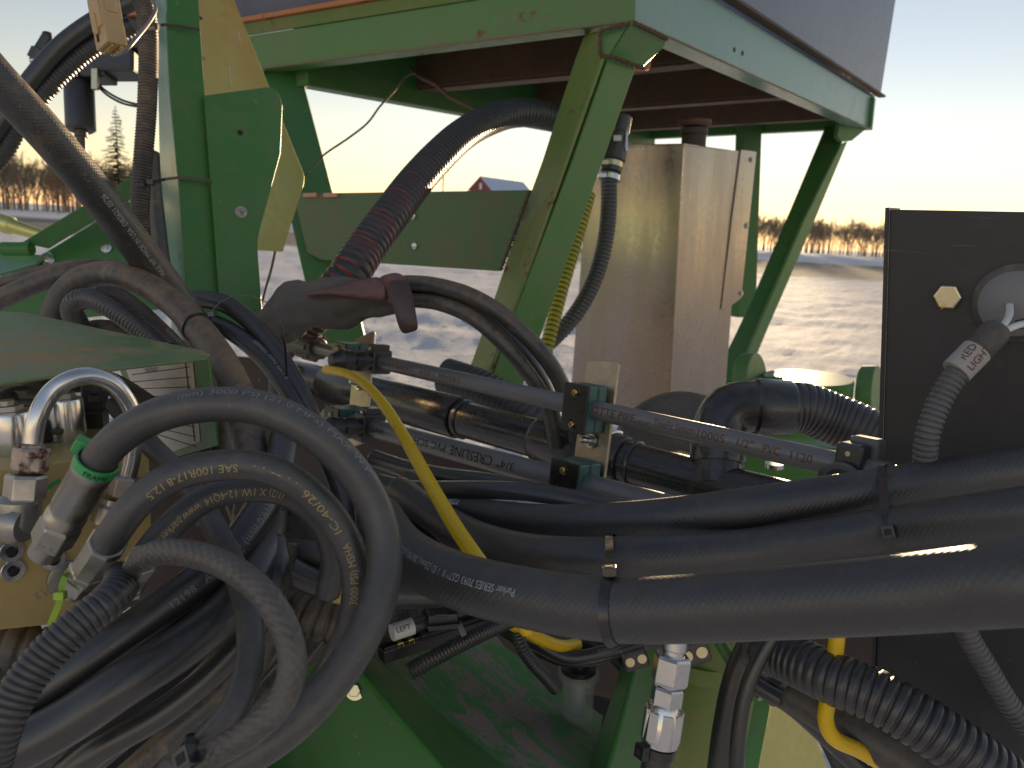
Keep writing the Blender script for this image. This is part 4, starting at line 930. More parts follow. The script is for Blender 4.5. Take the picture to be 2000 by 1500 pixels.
hose('rubber_hose', 'slim black hose emerging between manifold and the fat hoses', [(730, 895, .92), (790, 915, .88), (860, 930, .84), (960, 944, .79), (1060, 965, .75), (1160, 985, .72), (1240, 1000, .72)], .0105, 'hose_smooth', 'B1')
hose('rubber_hose', 'second slim black hose under the grey manifold pipe', [(740, 945, .84), (800, 958, .81), (880, 960, .77), (980, 962, .735), (1080, 972, .71), (1180, 995, .70), (1260, 1015, .69)], .0112, 'hose_smooth', 'B2')
ws = hose('rubber_hose', 'black hose with white lettered stripe under the manifold', [(770, 985, .80), (830, 990, .78), (900, 990, .755), (1000, 993, .72), (1100, 1003, .70), (1190, 1020, .68)], .0088, 'hose_smooth', 'B3')
pa, r_ = PATHS['B3']; st = []
for l in np.linspace(pa.near_px(775, 985), pa.near_px(1120, 1005), 60):
    p, tt = pa.at(l); n_ = CAM-p; n_ = (n_-tt*n_.dot(tt)).normalized(); y_ = n_.cross(tt); st.append([p+(n_*math.cos(a)+y_*math.sin(a))*(r_+.0002) for a in np.linspace(R(15), R(58), 6)])
V = [q for row in st for q in row]; link('stripe', mesh_from(V, [[i*6+j, i*6+j+1, i*6+j+7, i*6+j+6] for i in range(59) for j in range(5)], True), 'white_tag', ws)
lettering(ws, 'B3', '1/2  21 MPa (3000 PSI)  -40 C to +125', (862, 990), .0046, 'ink_black', off=36, sx=.95, lift=.0005)
hose('rubber_hose', 'short black hose diving behind the fat hoses', [(770, 975, .86), (800, 1020, .80), (840, 1065, .76), (890, 1110, .74)], .010, 'hose_smooth', 'B4')
hose('rubber_hose', 'thick dark hose in the gap behind the fat hoses', [(780, 1010, .92), (840, 1060, .88), (900, 1100, .84), (980, 1120, .80)], .022, 'hose_braid', 'B5')
ziptie('black cable tie binding the two lower fat hoses', ['H1', 'H2'], (1200, 1140), head_px=(1210, 1044), w=.0055)
ziptie('black cable tie binding the two upper fat hoses', ['H2', 'H3'], (1740, 1000), head_px=(1745, 1040), w=.0055)
ziptie('black cable tie around the lower end of the small coil', ['L4', 'L5'], (395, 1478), head_px=(385, 1478), w=.006)
# ------------------------------------------------------------------ grey plastic manifold pipes
UP0, UP1 = P(604, 676, 1.27), P(1735, 929, .60)
LO0, LO1 = P(640, 812, 1.16), P(1450, 1031.5, .69)
TDIR = (UP1-UP0).normalized()
NDIR = (CAM-P(1130, 800, .76)); NDIR = _r*-.74-_f*.66; NDIR = (NDIR-TDIR*NDIR.dot(TDIR)).normalized(); VDIR = NDIR.cross(TDIR).normalized()
if VDIR.dot(MUP) < 0: VDIR = -VDIR
pu = tag(tube('manifold_pipe', [UP0, UP1], .01065, 'pvc_grey', world=True, key='PU', sides=32), 'upper grey plastic pipe with red print held in two clamps', 'pipe')
plw = tag(tube('manifold_pipe', [LO0, LO1], .01335, 'pvc_grey', world=True, key='PLO', sides=32), 'lower thicker grey plastic pipe with black upside down print', 'pipe')
for tx, x0, x1, h, of in (('2316-21 56EXT   65R L MYERS', 742, 912, .0066, -6), ('OTTE PIPE', 1166, 1250, .0085, 2), ('c PLHC', 1254, 1282, .0045, -12), ('TrueFit System', 1288, 1368, .0074, 6), ('10005', 1374, 1428, .0078, 0), ('1/2"', 1450, 1482, .0070, 0), ('PVC', 1499, 1536, .0075, -2), ('1120', 1552, 1600, .0075, -4)):
    y = lambda x: 676+(x-604)*.2237
    lettering(pu, 'PU', tx, (x0, y(x0)), h, 'ink_rust', off=of, fit=(x1, y(x1)))
for tx, x0, x1, h in (('3/4"', 1018, 984, .0095), ('CRESLINE', 974, 892, .0125), ('PVC SCH 80', 884, 802, .0100), ('WATER', 764, 730, .0100)):
    y = lambda x: 812+(x-640)*.271
    lettering(plw, 'PLO', tx, (x0, y(x0)), h, 'ink_black', rev=True, off=6, fit=(x1, y(x1)))
def on(a, b, x):
    lo, hi = 0., 1.
    for _ in range(40):
        m = (lo+hi)/2; p = a.lerp(b, m); d = p-CAM; px = 1000+FPX*d.dot(_r)/d.dot(_f)
        if px < x: lo = m
        else: hi = m
    return a.lerp(b, lo)
def clamp(lab, c, L, W, Hh, bolts, pr):
    """split plastic pipe clamp with black cover plate"""
    t = thing('pipe_clamp', c-VDIR*Hh/2, lab, 'pipe clamp'); B = (TDIR, VDIR, NDIR)
    box('lower_half', c-NDIR*(W*.26), B, L, Hh, W*.5, 'teal_plastic', t, .0022); box('upper_half', c+NDIR*(W*.255), B, L, Hh, W*.5, 'teal_plastic', t, .0022)
    f = c+NDIR*(W*.5+.0018); cv = box('cover_plate', f, B, L*1.06, Hh*1.03, .003, 'clamp_black', t, .001)
    for v in bolts:
        q = f+VDIR*v+NDIR*.0015
        b = lathe('bolt', q, NDIR, [(0, .0065), (.0004, .0065), (.0006, .0058), (.0001, .0048)], 'clamp_black', cv, n=22)
        lathe('bolt_head', q, NDIR, [(0, .0034), (.0022, .0034), (.003, .0026), (.0031, .0016), (.001, .0012)], 'brass', b, n=16)
    return t
cA = on(UP0, UP1, 1143); cB = on(LO0, LO1, 1124); cC = on(UP0, UP1, 688); cD = on(LO0, LO1, 676)
clamp('upper clamp with two brass bolts near the middle of the manifold', cA, .033, .030, .052, (.0175, -.0175), .0107)
clamp('lower clamp half hidden behind the slim hoses', cB, .038, .036, .050, (.0165, -.0165), .0134)
clamp('small upper clamp beside the yellow tube start', cC, .036, .044, .040, (.010,), .0107)
clamp('small lower clamp under the yellow tube start', cD, .036, .046, .042, (.010,), .0134)
metal('bracket_tan', (.46, .38, .27), .42, .3)
def bracket(lab, a, b, th=.004, w=.046, top=.05, bot=.05):
    up = (a-b).normalized(); t = thing('clamp_bracket', b-up*bot, lab, 'bracket')
    c = (a+b)/2-NDIR*.019; h = (a-b).length+top+bot; c = c+up*(top-bot)/2
    s = (TDIR-up*TDIR.dot(up)).normalized(); n = s.cross(up).normalized()
    if n.dot(NDIR) < 0: n = -n
    pts = []
    for sx, sy in ((-1, -1), (1, -1), (1, 1), (-1, 1)):
        for k in range(5):
            ang = math.atan2(sy, sx)+R(-45+22.5*k); r = .006; pts.append(c+s*(sx*(w/2-r)+math.cos(ang)*r)+up*(sy*(h/2-r)+math.sin(ang)*r))
    pts = [p for p in pts]
    o = bev(link('plate', slab(pts, th), 'bracket_tan', t), .0006)
    m = (a+b)/2-NDIR*.017+up*.004
    bo = lathe('stud', m, n, [(0, .0035), (.016, .0035), (.018, .0026)], 'zinc', o, n=14); hexnut('nut', m, n, .0062, .006, 'zinc', bo); lathe('washer', m, n, [(0, .008), (.0015, .008)], 'zinc', bo, n=18)
    return t
bracket('bright zinc bracket plate behind the two middle clamps', cA, cB, top=.052, bot=.04)
bracket('zinc bracket plate behind the two far clamps', cC, cD, top=.038, bot=.04)
def nozzle_body(lab, c, pipe_r, tube_end=None):
    """saddle clamped on the pipe with a side outlet and round cap"""
    t = thing('nozzle_body', c, lab, 'nozzle body'); B = (TDIR, VDIR, NDIR)
    box('saddle', c, B, .026, pipe_r*2+.014, pipe_r*2+.012, 'black_plastic', t, .003)
    box('hinge', c+VDIR*(pipe_r+.010), B, .020, .010, .026, 'black_plastic', t, .0015); lathe('screw', c+VDIR*(pipe_r+.008)+NDIR*.013, NDIR, [(0, .003), (.003, .003)], 'steel', t, n=12)
    p = c+NDIR*(pipe_r+.004)
    o = lathe('outlet', p, NDIR, [(0, .0125), (.008, .0125), (.009, .015), (.022, .015), (.024, .0135), (.030, .0135), (.032, .016), (.040, .016)], 'black_plastic', t, n=24)
    for s in (-1, 1): box('lug', p+NDIR*.022+TDIR*s*.014, B, .006, .008, .014, 'black_plastic', o, .001)
    lathe('cap', p+NDIR*.041, NDIR, [(0, .0175), (.008, .0175), (.012, .013), (.022, .0095), (.024, .006)], 'black_plastic', t, n=24)
    return p+NDIR*.05
nozzle_body('black nozzle body feeding the long yellow tube', on(UP0, UP1, 738), .0107)
nozzle_body('black nozzle body on the lower grey pipe behind the big loop', on(LO0, LO1, 722), .0134)
def end_grip():
    t = thing('pipe_adapter', UP0, 'ribbed black adapter on the far end of the upper grey pipe', 'adapter')
    o = lathe('body', UP0+TDIR*.03, -TDIR, [(0, .017), (.006, .021), (.05, .021), (.058, .018), (.08, .018)], 'black_dusty', t, n=26)
    for k in range(8):
        a = 2*math.pi*k/8; e = VDIR*math.cos(a)+NDIR*math.sin(a); box('rib', UP0+TDIR*.004+e*.0215, (TDIR, e, TDIR.cross(e)), .042, .005, .008, 'black_dusty', o, .001)
    tag(tube('rubber_hose', [UP0-TDIR*.03, UP0-TDIR*.08+MDOWN*.015, UP0-TDIR*.12+MDOWN*.06, UP0-TDIR*.14+MDOWN*.15], .016, 'hose_smooth', world=True), 'black hose joining the ribbed adapter from below', 'hose')
end_grip()
def right_valve():
    c = on(UP0, UP1, 1668); t = thing('nozzle_body', c, 'grey and black nozzle body at the near end of the upper pipe', 'nozzle body'); B = (TDIR, VDIR, NDIR)
    box('saddle', c+VDIR*.004, B, .022, .034, .032, 'black_plastic', t, .003)
    box('cover', c+VDIR*.014-NDIR*.010+TDIR*.004, B, .024, .024, .018, 'loom_grey', t, .003)
    lathe('screw', c+VDIR*.013+NDIR*.016, NDIR, [(0, .0022), (.001, .0022)], 'steel', t, n=12)
    o = lathe('collar', c+NDIR*.006-VDIR*.006, (NDIR-VDIR*.3), [(0, .014), (.008, .014), (.010, .0165), (.016, .0165), (.018, .012)], 'black_plastic', t, n=28)
    lathe('ring', c+NDIR*.018-VDIR*.010, (NDIR-VDIR*.3), [(0, .017), (.004, .017), (.005, .013)], 'loom_grey', o, n=28)
    for s in (-1, 1): box('lug', c+NDIR*.016-VDIR*.009+TDIR*s*.015, B, .007, .012, .016, 'black_plastic', o, .001)
right_valve()
# ------------------------------------------------------------------ thick black plastic pipe
BP0, BP1 = P(575, 731, 1.52), P(1640, 1014, .85)
BD = (BP1-BP0).normalized()
def black_pipe():
    t = thing('black_pipe', BP0, 'thick glossy black plastic pipe with couplings and riser elbow', 'pipe')
    tube('pipe', [BP0, BP1], .0290, 'pipe_black', t, world=True, key='BP', sides=36)
    for x0, x1, k in ((640, 898, 1), (1052, 1222, 2)):
        a, b = on(BP0-BD*.3, BP1, x0), on(BP0, BP1, x1); L = (b-a).length
        lathe('coupling', a, BD, [(0, .0325), (.004, .0345), (L-.004, .0345), (L, .0325)], 'pipe_black', t, n=36)
    for x in (905, 1236): lathe('lip', on(BP0, BP1, x), BD, [(0, .0305), (.002, .0325), (.005, .0325), (.007, .0305)], 'pipe_black', t, n=36)
    c = on(BP0, BP1, 1400); top = P(1404, 812, .975)
    lathe('riser', c, top-c, [(0, .031), ((top-c).length*.9, .031)], 'pipe_black', t, n=30)
    lathe('riser_collar', c+(top-c)*.30, top-c, [(0, .033), (.006, .0345), (.028, .0345)], 'pipe_black', t, n=30)
    tube('elbow', [c+(top-c)*.55, c+(top-c)*.85, top+_r*.012+MUP*.010, top+_r*.04+MUP*.012, top+_r*.055+MUP*.012], .0335, 'pipe_black', t, world=True, sides=32)
    e = top+_r*.042+MUP*.012; ed = (_r-_f*.05-MUP*.04).normalized()
    lathe('cuff', e, ed, [(0, .0330), (.004, .0370), (.046, .0360), (.050, .033)], 'pipe_black', t, n=32)
    u = on(BP0, BP1, 1196)
    pts = [u+(VDIR*math.cos(a)+NDIR*math.sin(a))*.0375 for a in np.linspace(-.4, 2.2, 14)]
    tag(tube('u_bolt', pts, .003, 'zinc', world=True, sides=10), 'shiny zinc u bolt hooped over the thick black pipe', 'u-bolt')
    return e+ed*.046
EL = black_pipe()
tag(ribbed('suction_hose', [EL-_r*.006, EL+_r*.02, P(1620, 815, .97), P(1680, 840, .96), P(1735, 872, .95), P(1800, 925, .94)], .0325, 'loom', .0078, .0022, key='RH', world=True), 'fat black ribbed hose leaving the elbow toward the black panel', 'hose')
# ------------------------------------------------------------------ yellow tubes
tag(tube('yellow_tube', [(637, 722, 1.075), (652, 724, 1.05), (682, 732, 1.0), (715, 753, .93), (747, 788, .86), (780, 838, .78), (808, 887, .71), (849, 961, .645), (890, 1030, .605), (932, 1092, .58), (985, 1165, .575), (1030, 1230, .60)], .0063, 'yellow_tube', key='Y1'), 'long bright yellow tube arching from the far nozzle body', 'tube')
tag(tube('yellow_tube', [(975, 1205, .74), (1022, 1231, .75), (1055, 1248, .76), (1098, 1262, .78), (1128, 1258, .80)], .0063, 'yellow_tube', key='Y2'), 'short yellow tube ending at the clear filter bowl', 'tube')
tag(tube('yellow_tube', [(1640, 1180, .60), (1634, 1250, .60), (1628, 1305, .60), (1618, 1365, .60), (1612, 1405, .60), (1625, 1438, .60), (1675, 1464, .61), (1720, 1490, .62), (1780, 1530, .62)], .0063, 'yellow_tube', key='Y3'), 'yellow tube hanging below the fat hoses with a sharp bend', 'tube')
# ------------------------------------------------------------------ things round the stand
tag(ribbed('suction_hose', [(585, 640, 1.24), (630, 598, 1.22), (677, 542, 1.20), (714, 487, 1.24), (763, 419, 1.30), (810, 357, 1.38), (860, 302, 1.47), (905, 262, 1.56), (950, 237, 1.64), (1005, 221, 1.72), (1060, 224, 1.78), (1110, 246, 1.82), (1140, 290, 1.84)], .0322, 'suction_hose', .0125, .0058, key='S1'), 'big black suction hose with red spiral rising to the hopper', 'hose')
tag(ribbed('drain_hose', [(1150, 380, 1.92), (1136, 430, 1.9), (1116, 500, 1.88), (1097, 565, 1.86), (1080, 630, 1.84), (1064, 700, 1.82), (1056, 760, 1.8), (1050, 830, 1.8)], .0172, 'yellow_green_hose', .0125, .0025, key='YG'), 'yellow green ribbed hose behind the leaning green leg', 'hose')
tag(ribbed('outlet_hose', [(1189, 352, 1.95), (1189, 400, 1.95), (1182, 470, 1.94), (1163, 540, 1.93), (1134, 598, 1.92), (1100, 642, 1.92), (1060, 680, 1.95)], .0212, 'loom', .0105, .0028, key='OH'), 'black ribbed outlet hose curving down before the stainless tank', 'hose')
def valve():
    t = thing('outlet_valve', P(1192, 340, 1.95), 'black outlet valve with steel clamps under the hopper', 'valve'); a = P(1190, 352, 1.95); u = P(1212, 225, 1.95)-a
    lathe('body', a, u, [(0, .021), (.02, .021), (.022, .027), (.05, .027), (.052, .032), (.085, .032), (.088, .026), (.12, .026), (.125, .03), (.165, .03)], 'black_plastic', t, n=26)
    ud = u.normalized()
    for h, m in ((.0, 'zinc'), (.034, 'zinc_yellow')):
        b = lathe('clamp_band', a+ud*h, ud, [(0, .0285), (.013, .0285)], m, t, n=28); box('screw', a+ud*(h+.006)-_f*.022-_r*.022, basis(_r, ud), .022, .012, .01, m, b, .001)
    for s in (-1, 1): box('tie_bolt', a+ud*.105-_f*.018+_r*s*.024, basis(_r, ud), .006, .07, .006, 'zinc', t, .001)
    box('label', a+ud*.10-_f*.0305, basis(_r, ud), .02, .014, .002, 'white_tag', t, 0)
    tag(box('orange_reflector', P(1245, 120, 1.75), basis(_r, MUP), .06, .04, .03, 'orange_plastic', None, .01), 'small orange plastic lamp peeking behind the corner gusset', 'lamp')
valve()
R1h = hose('rubber_hose', 'outer of two brown black hoses arching by the leaning leg', [(735, 560, 1.12), (805, 553, 1.06), (862, 560, 1.03), (917, 577, 1.01), (972, 608, 1.0), (1010, 640, 1.0), (1050, 680, 1.0), (1086, 730, 1.01), (1110, 790, 1.03), (1125, 870, 1.06)], .0112, 'hose_braid_dusty', 'Ra')
hose('rubber_hose', 'inner of two brown black hoses arching by the leaning leg', [(735, 588, 1.10), (810, 587, 1.06), (862, 594, 1.03), (917, 617, 1.01), (960, 650, 1.0), (1000, 690, 1.0), (1040, 740, 1.01), (1068, 790, 1.03), (1085, 870, 1.06)], .0100, 'hose_braid_dusty', 'Rb')
hose('rubber_hose', 'third hose squeezed between the arching pair', [(740, 575, 1.13), (820, 572, 1.08), (880, 582, 1.06), (940, 612, 1.04), (990, 655, 1.04), (1040, 712, 1.05), (1075, 780, 1.07), (1090, 860, 1.09)], .0090, 'hose_smooth', 'Rc')
tag(ribbed('rubber_bellows', [(870, 735, 1.45), (930, 755, 1.42), (985, 782, 1.40), (1040, 815, 1.38), (1080, 850, 1.38)], .036, 'loom', .011, .003, key='BB'), 'dark ribbed rubber bellows behind the upper grey pipe', 'bellows')
# leather sleeve with red flap and strap
def sleeve():
    t = thing('leather_sleeve', P(620, 660, 1.12), 'worn grey and red leather sleeve wrapped round the hoses', 'sleeve')
    pa = Path([P(505, 668, 1.14), P(545, 630, 1.12), (P(600, 604, 1.10)), P(660, 596, 1.09), P(720, 590, 1.08), P(762, 590, 1.08), P(800, 585, 1.08)], .006)
    a = np.linspace(0, 2*np.pi, 28, endpoint=False); V = []; n = len(pa.S)
    for i in range(n):
        f = pa.S[i]/pa.L; w = .030*min(1, .55+f*2.2)*(1 if f < .62 else 1-.62*((f-.62)/.38)); c = Vector(pa.X[i]); tt = Vector(pa.T[i]); e1 = (MUP-tt*MUP.dot(tt)).normalized(); e2 = tt.cross(e1)
        for k in a:
            rr = w*(1+.34*mnoise.noise(Vector((math.cos(k)*1.1, math.sin(k)*1.1, f*4)))+.20*mnoise.noise(Vector((math.cos(k)*2.6, math.sin(k)*2.6, f*9+5)))+.07*mnoise.noise(Vector((math.cos(k)*6, math.sin(k)*6, f*22)))); rr *= 1.18 if math.cos(k) > .2 else 1
            V.append(c+(e1*math.cos(k)*1.05+e2*math.sin(k))*rr)
    Fc = [[i*28+j, i*28+(j+1) % 28, (i+1)*28+(j+1) % 28, (i+1)*28+j] for i in range(n-1) for j in range(28)]
    link('body', mesh_from(V, Fc, True), 'leather', t)
    # red flap lying along the top edge
    top = [(595, 572, 1.06), (640, 562, 1.055), (690, 547, 1.05), (735, 541, 1.045), (752, 545, 1.04)]; bot = [(600, 577, 1.045), (645, 575, 1.035), (692, 582, 1.03), (735, 588, 1.03), (752, 588, 1.03)]
    V = []; 
    for k in range(25):
        f = k/24*4; i = min(int(f), 3); g = f-i
        A = P(*top[i]).lerp(P(*top[i+1]), g); Bq = P(*bot[i]).lerp(P(*bot[i+1]), g); nrm = (CAM-A).normalized()
        for j in range(7): h = j/6; V.append(A.lerp(Bq, h)+nrm*(.010*math.sin(math.pi*h)+.003*mnoise.noise(Vector((k*.4, j*.7, 0)))))
    fo = link('flap', mesh_from(V, [[i*7+j, i*7+j+1, (i+1)*7+j+1, (i+1)*7+j] for i in range(24) for j in range(6)], True), 'leather_red', t)
    so = fo.modifiers.new('s', 'SOLIDIFY'); so.thickness = .003
    # strap: band over the narrow end, then hanging tail
    rows = [((735, 560), (757, 618)), ((740, 540), (765, 612)), ((752, 535), (772, 590)), ((775, 530), (786, 572))]
    V = [P(733, 545, 1.05), P(757, 600, 1.04), P(742, 536, 1.03), P(768, 596, 1.02), P(760, 531, 1.02), P(782, 570, 1.005), P(781, 529, 1.03), P(800, 545, 1.02)]
    o = link('strap', mesh_from(V, [[0, 1, 3, 2], [2, 3, 5, 4], [4, 5, 7, 6]], True), 'leather_red', t); m = o.modifiers.new('s', 'SOLIDIFY'); m.thickness = .003; m2 = o.modifiers.new('u', 'SUBSURF'); m2.levels = 2; m2.render_levels = 2
    tp = [(753, 550, 1.02), (761, 580, 1.005), (771, 610, 1.0), (776, 632, 1.0), (786, 655, 1.005)]; tq = [(797, 545, 1.02), (806, 572, 1.005), (812, 605, 1.0), (816, 630, 1.0), (818, 645, 1.005)]
    V = [];
    for p, q in zip(tp, tq): V += [P(*p), (P(*p)+P(*q))/2-_f*.004, P(*q)]
    o = link('strap_tail', mesh_from(V, [[i*3+j, i*3+j+1, i*3+j+4, i*3+j+3] for i in range(4) for j in range(2)], True), 'leather_strap', t); m = o.modifiers.new('s', 'SOLIDIFY'); m.thickness = .003; m2 = o.modifiers.new('u', 'SUBSURF'); m2.levels = 1; m2.render_levels = 2
rubber('leather_strap', (.045, .020, .019), dust=.4, rough=.5, dustc=(.11, .07, .06))
sleeve()
wire('hanging_wire', 'thin dark wire drooping from under the hopper to the leg', [(812, 142, 1.95), (795, 148, 1.93), (768, 180, 1.9), (742, 208, 1.88), (718, 240, 1.88), (680, 270, 1.88), (632, 303, 1.9), (612, 325, 1.93), (590, 348, 1.95)], .0026, 'black_dusty')
wire('hanging_wire', 'twisted rusty wire running from channel to suction hose', [(800, 132, 2.0), (820, 150, 1.95), (850, 165, 1.9), (880, 190, 1.85), (928, 214, 1.8)], .0048, 'rusty_steel')
wire('hanging_wire', 'thin wire hanging below the galvanised panel', [(538, 488, 1.36), (530, 525, 1.35), (520, 560, 1.34), (510, 600, 1.34)], .0022, 'black_dusty')
# green drum and discs by the tank foot
def drum():
    c = P(1572, 800, 1.6); t = thing('green_drum', c, 'short green steel drum between two round flange plates', 'drum')
    lathe('drum', c, MUP, [(0, .090), (.068, .090), (.070, .088), (.0701, .02)], 'green', t, n=48)
    a = (_r*.80-_f*.60).normalized()
    for x, y, r in ((1450, 748, .062), (1684, 778, .068)):
        lathe('flange_plate', P(x, y, 1.62), a, [(0, r), (.002, r+.002), (.030, r+.002), (.032, r), (.0321, r*.2)], 'green_aged', t, n=40)
    lathe('pin', P(1480, 752, 1.60), a, [(0, .018), (.05, .018)], 'green_dark', t, n=22)
    o = box('base_bar', P(1560, 845, 1.5), basis(_r-_f*.25, MUP), .42, .075, .10, 'green_aged', t, .003)
    lathe('bolt', P(1512, 913, 1.0), MUP, [(0, .012), (.006, .012)], 'zinc', t, n=18)
drum()
def tyre():
    c = P(1330, 905, 1.5); t = thing('wheel', c, 'dark rubber wheel rising behind the thick black pipe', 'wheel'); a = (_r*.25+_f*.97).normalized()
    tb = lathe('tyre', c-a*.05, a, [(0, .10), (.006, .128), (.02, .140), (.05, .143), (.08, .140), (.094, .128), (.10, .10)], 'black_dusty', t, n=56)
    lathe('rim', c-a*.06, a, [(0, .03), (.01, .03), (.012, .07), (.10, .09)], 'steel_dusty', t, n=32)
tyre()
plain('lamp_grey', (.24, .24, .25), .55)
# ------------------------------------------------------------------ black panel with round lamp
def black_panel():
    t = thing('lamp_mounting_plate', P(1860, 1500, .62), 'scuffed black steel panel carrying a round lamp', 'mounting plate')
    pl = VP((1740, 700, .66), (2000, 700, .60))
    nn = pl.n if (CAM-pl.p).dot(pl.n) > 0 else -pl.n
    plate('sheet', pl, [(1738, 409), (2120, 416), (2120, 1560), (1702, 1560), (1724, 900)], .003, 'black_panel', t, .001)
    pe = PL(pl.p-nn*.0, pl.n); a, b = pl.at(1738, 405), pl.at(1705, 1500); s = (pl.at(1760, 700)-pl.at(1738, 700)).normalized()
    q = [a-s*.003, a-s*.0002, b-s*.0002, b-s*.003]
    link('edge_lip', mesh_from([p+nn*.003 for p in q]+[p-nn*.04 for p in q], [[0, 1, 2, 3], [7, 6, 5, 4], [0, 4, 5, 1], [1, 5, 6, 2], [2, 6, 7, 3], [3, 7, 4, 0]]), 'black_panel', t)
    b = bolt_head(pl.at(1853, 579), nn, .0108, 'zinc_yellow', t, washer=False)
    xd = pl.at(1880, 579)-pl.at(1830, 579); flat_text(b, 'JK', pl.at(1842, 600)+nn*.0083, xd, MUP, .0035, 'brass', .0001)
    # small lamp seen from behind, with its grommet
    c = pl.at(1985, 592); l = thing('round_lamp', c, 'grey round lamp back set in the black panel', 'lamp')
    lathe('grommet', c, nn, [(0, .031), (.003, .031), (.006, .027), (.0062, .02)], 'black_dusty', l, n=40)
    bd = lathe('lamp_body', c+nn*.004, nn, [(0, .0255), (.003, .0255), (.007, .021), (.010, .012), (.0105, .006)], 'lamp_grey', l, n=40)
    for x, y in ((1968, 592), (1998, 628)): lathe('wire_boot', pl.at(x, y)+nn*.011, nn, [(0, .005), (.003, .0045)], 'black_plastic', bd, n=16)
    return pl, nn
BPL, BPN = black_panel()
for pts, lab in (([(1972, 596, .585), (1972, 612, .575), (1964, 630, .565), (1950, 645, .56), (1938, 652, .56)], 'white lamp wire bending left into the conduit'), ([(2030, 632, .585), (2005, 632, .57), (1985, 636, .562), (1965, 645, .56), (1945, 655, .56)], 'white lamp wire entering from the picture edge')):
    wire('lamp_wire', lab, pts, .0026, 'white_wire')
lc = tag(ribbed('corrugated_conduit', [(1945, 648, .56), (1925, 668, .56), (1895, 700, .56), (1858, 745, .56), (1828, 800, .56), (1812, 850, .56), (1806, 910, .565), (1808, 980, .58), (1835, 1080, .60), (1865, 1170, .60), (1890, 1240, .60), (1925, 1300, .60), (1970, 1375, .60), (2030, 1450, .60)], .0086, 'loom_grey', .0042, .0014, key='LC'), 'grey corrugated lamp conduit running down the black panel', 'conduit')
pa, r_ = PATHS['LC']; p0, t0 = pa.at(pa.near_px(1930, 662)); p1, t1 = pa.at(pa.near_px(1885, 710))
lathe('tape', pa.at(0)[0]-t0*.004, t0, [(0, .0085), (.004, .0105), (.022, .0105), (.026, .0095)], 'black_dusty', lc, n=22)
plain('tag_grey', (.42, .40, .38), .6)
tg = lathe('tag', p0+t0*.012, t0, [(0, .0108), (.022, .0108)], 'tag_grey', lc, n=26)
PATHS['TAG'] = (pa, .0112)
lettering(lc, 'TAG', 'RED', (1882, 716), .0055, 'ink_rust', rev=True, off=22, sx=1)
lettering(lc, 'TAG', 'LIGHT', (1876, 722), .0055, 'ink_rust', rev=True, off=-22, sx=1)

tag(ribbed('corrugated_conduit', [(1470, 1255, .66), (1530, 1280, .64), (1620, 1322, .60), (1720, 1364, .575), (1800, 1412, .56), (1880, 1465, .55), (1960, 1525, .545), (2060, 1610, .54)], .0205, 'loom', .0072, .0026, key='RB'), 'fat black corrugated conduit running off the lower picture edge', 'conduit')
hose('rubber_hose', 'dark dusty hose just below the fat corrugated conduit', [(1540, 1350, .66), (1610, 1395, .64), (1700, 1445, .62), (1790, 1505, .61), (1900, 1590, .60)], .0150, 'black_dusty', 'RB2')
hose('rubber_hose', 'flat black hose slanting past the yellow green bracket', [(1440, 1310, .72), (1483, 1342, .71), (1540, 1376, .70), (1600, 1428, .70), (1650, 1475, .70), (1710, 1530, .70)], .0078, 'hose_smooth', 'RB3')
chose('corrugated_conduit', 'thin loom running beside the flat black hose', [(1530, 1350, .76), (1575, 1395, .75), (1610, 1440, .75), (1640, 1500, .75), (1660, 1550, .75)], .0075, 'loom', .0032, .001)
hose('rubber_hose', 'black hose hanging in a loop beside the silver fitting', [(1530, 1215, .62), (1497, 1262, .62), (1462, 1335, .62), (1445, 1410, .62), (1438, 1510, .62), (1440, 1580, .62)], .0062, 'hose_smooth', 'RB4')
hose('rubber_hose', 'second dark hose hanging behind the loop by the silver fitting', [(1480, 1230, .70), (1440, 1320, .70), (1418, 1420, .70), (1405, 1520, .70)], .012, 'black_plastic', 'RB5')
def crimp():
    a, b = P(1322, 1235, .56), P(1288, 1450, .56); ax = (b-a); L = ax.length; n = ax.normalized(); t = thing('hose_fitting', b, 'bright silver crimped hose fitting hanging below the fat hoses', 'hose fitting')
    lathe('stub', a, n, [(0, .010), (.012, .010), (.013, .0085), (.020, .0085)], 'zinc', t, n=22)
    hexnut('nut', a+n*.0165, n, .0142, .022, 'zinc', t, up=_r)
    lathe('neck', a+n*.037, n, [(0, .0075), (.006, .0075)], 'zinc', t, n=22)
    hexnut('nut', a+n*.040, n, .0122, .016, 'zinc', t, up=_r)
    f = lathe('ferrule', a+n*.053, n, [(0, .0115), (.002, .0125), (.026, .0142), (.030, .0135), (.031, .011)], 'zinc', t, n=26)
    e1 = n.orthogonal().normalized(); e2 = n.cross(e1)
    for k in range(8):
        an = 2*math.pi*k/8; e = e1*math.cos(an)+e2*math.sin(an); box('crimp_flat', a+n*.0685+e*.0133, (n, e, n.cross(e)), .022, .0016, .0074, 'zinc', f, .0005)
    h = tag(tube('rubber_hose', [b-n*.004, b+n*.02, b+n*.05, b+n*.09], .0108, 'black_plastic', world=True, key='CH'), 'black hose stub below the silver crimped fitting', 'hose')
    ziptie('chunky black cable tie on the hose below the silver fitting', ['CH'], (1278, 1468), head_px=(1262, 1470), w=.0065)
crimp()
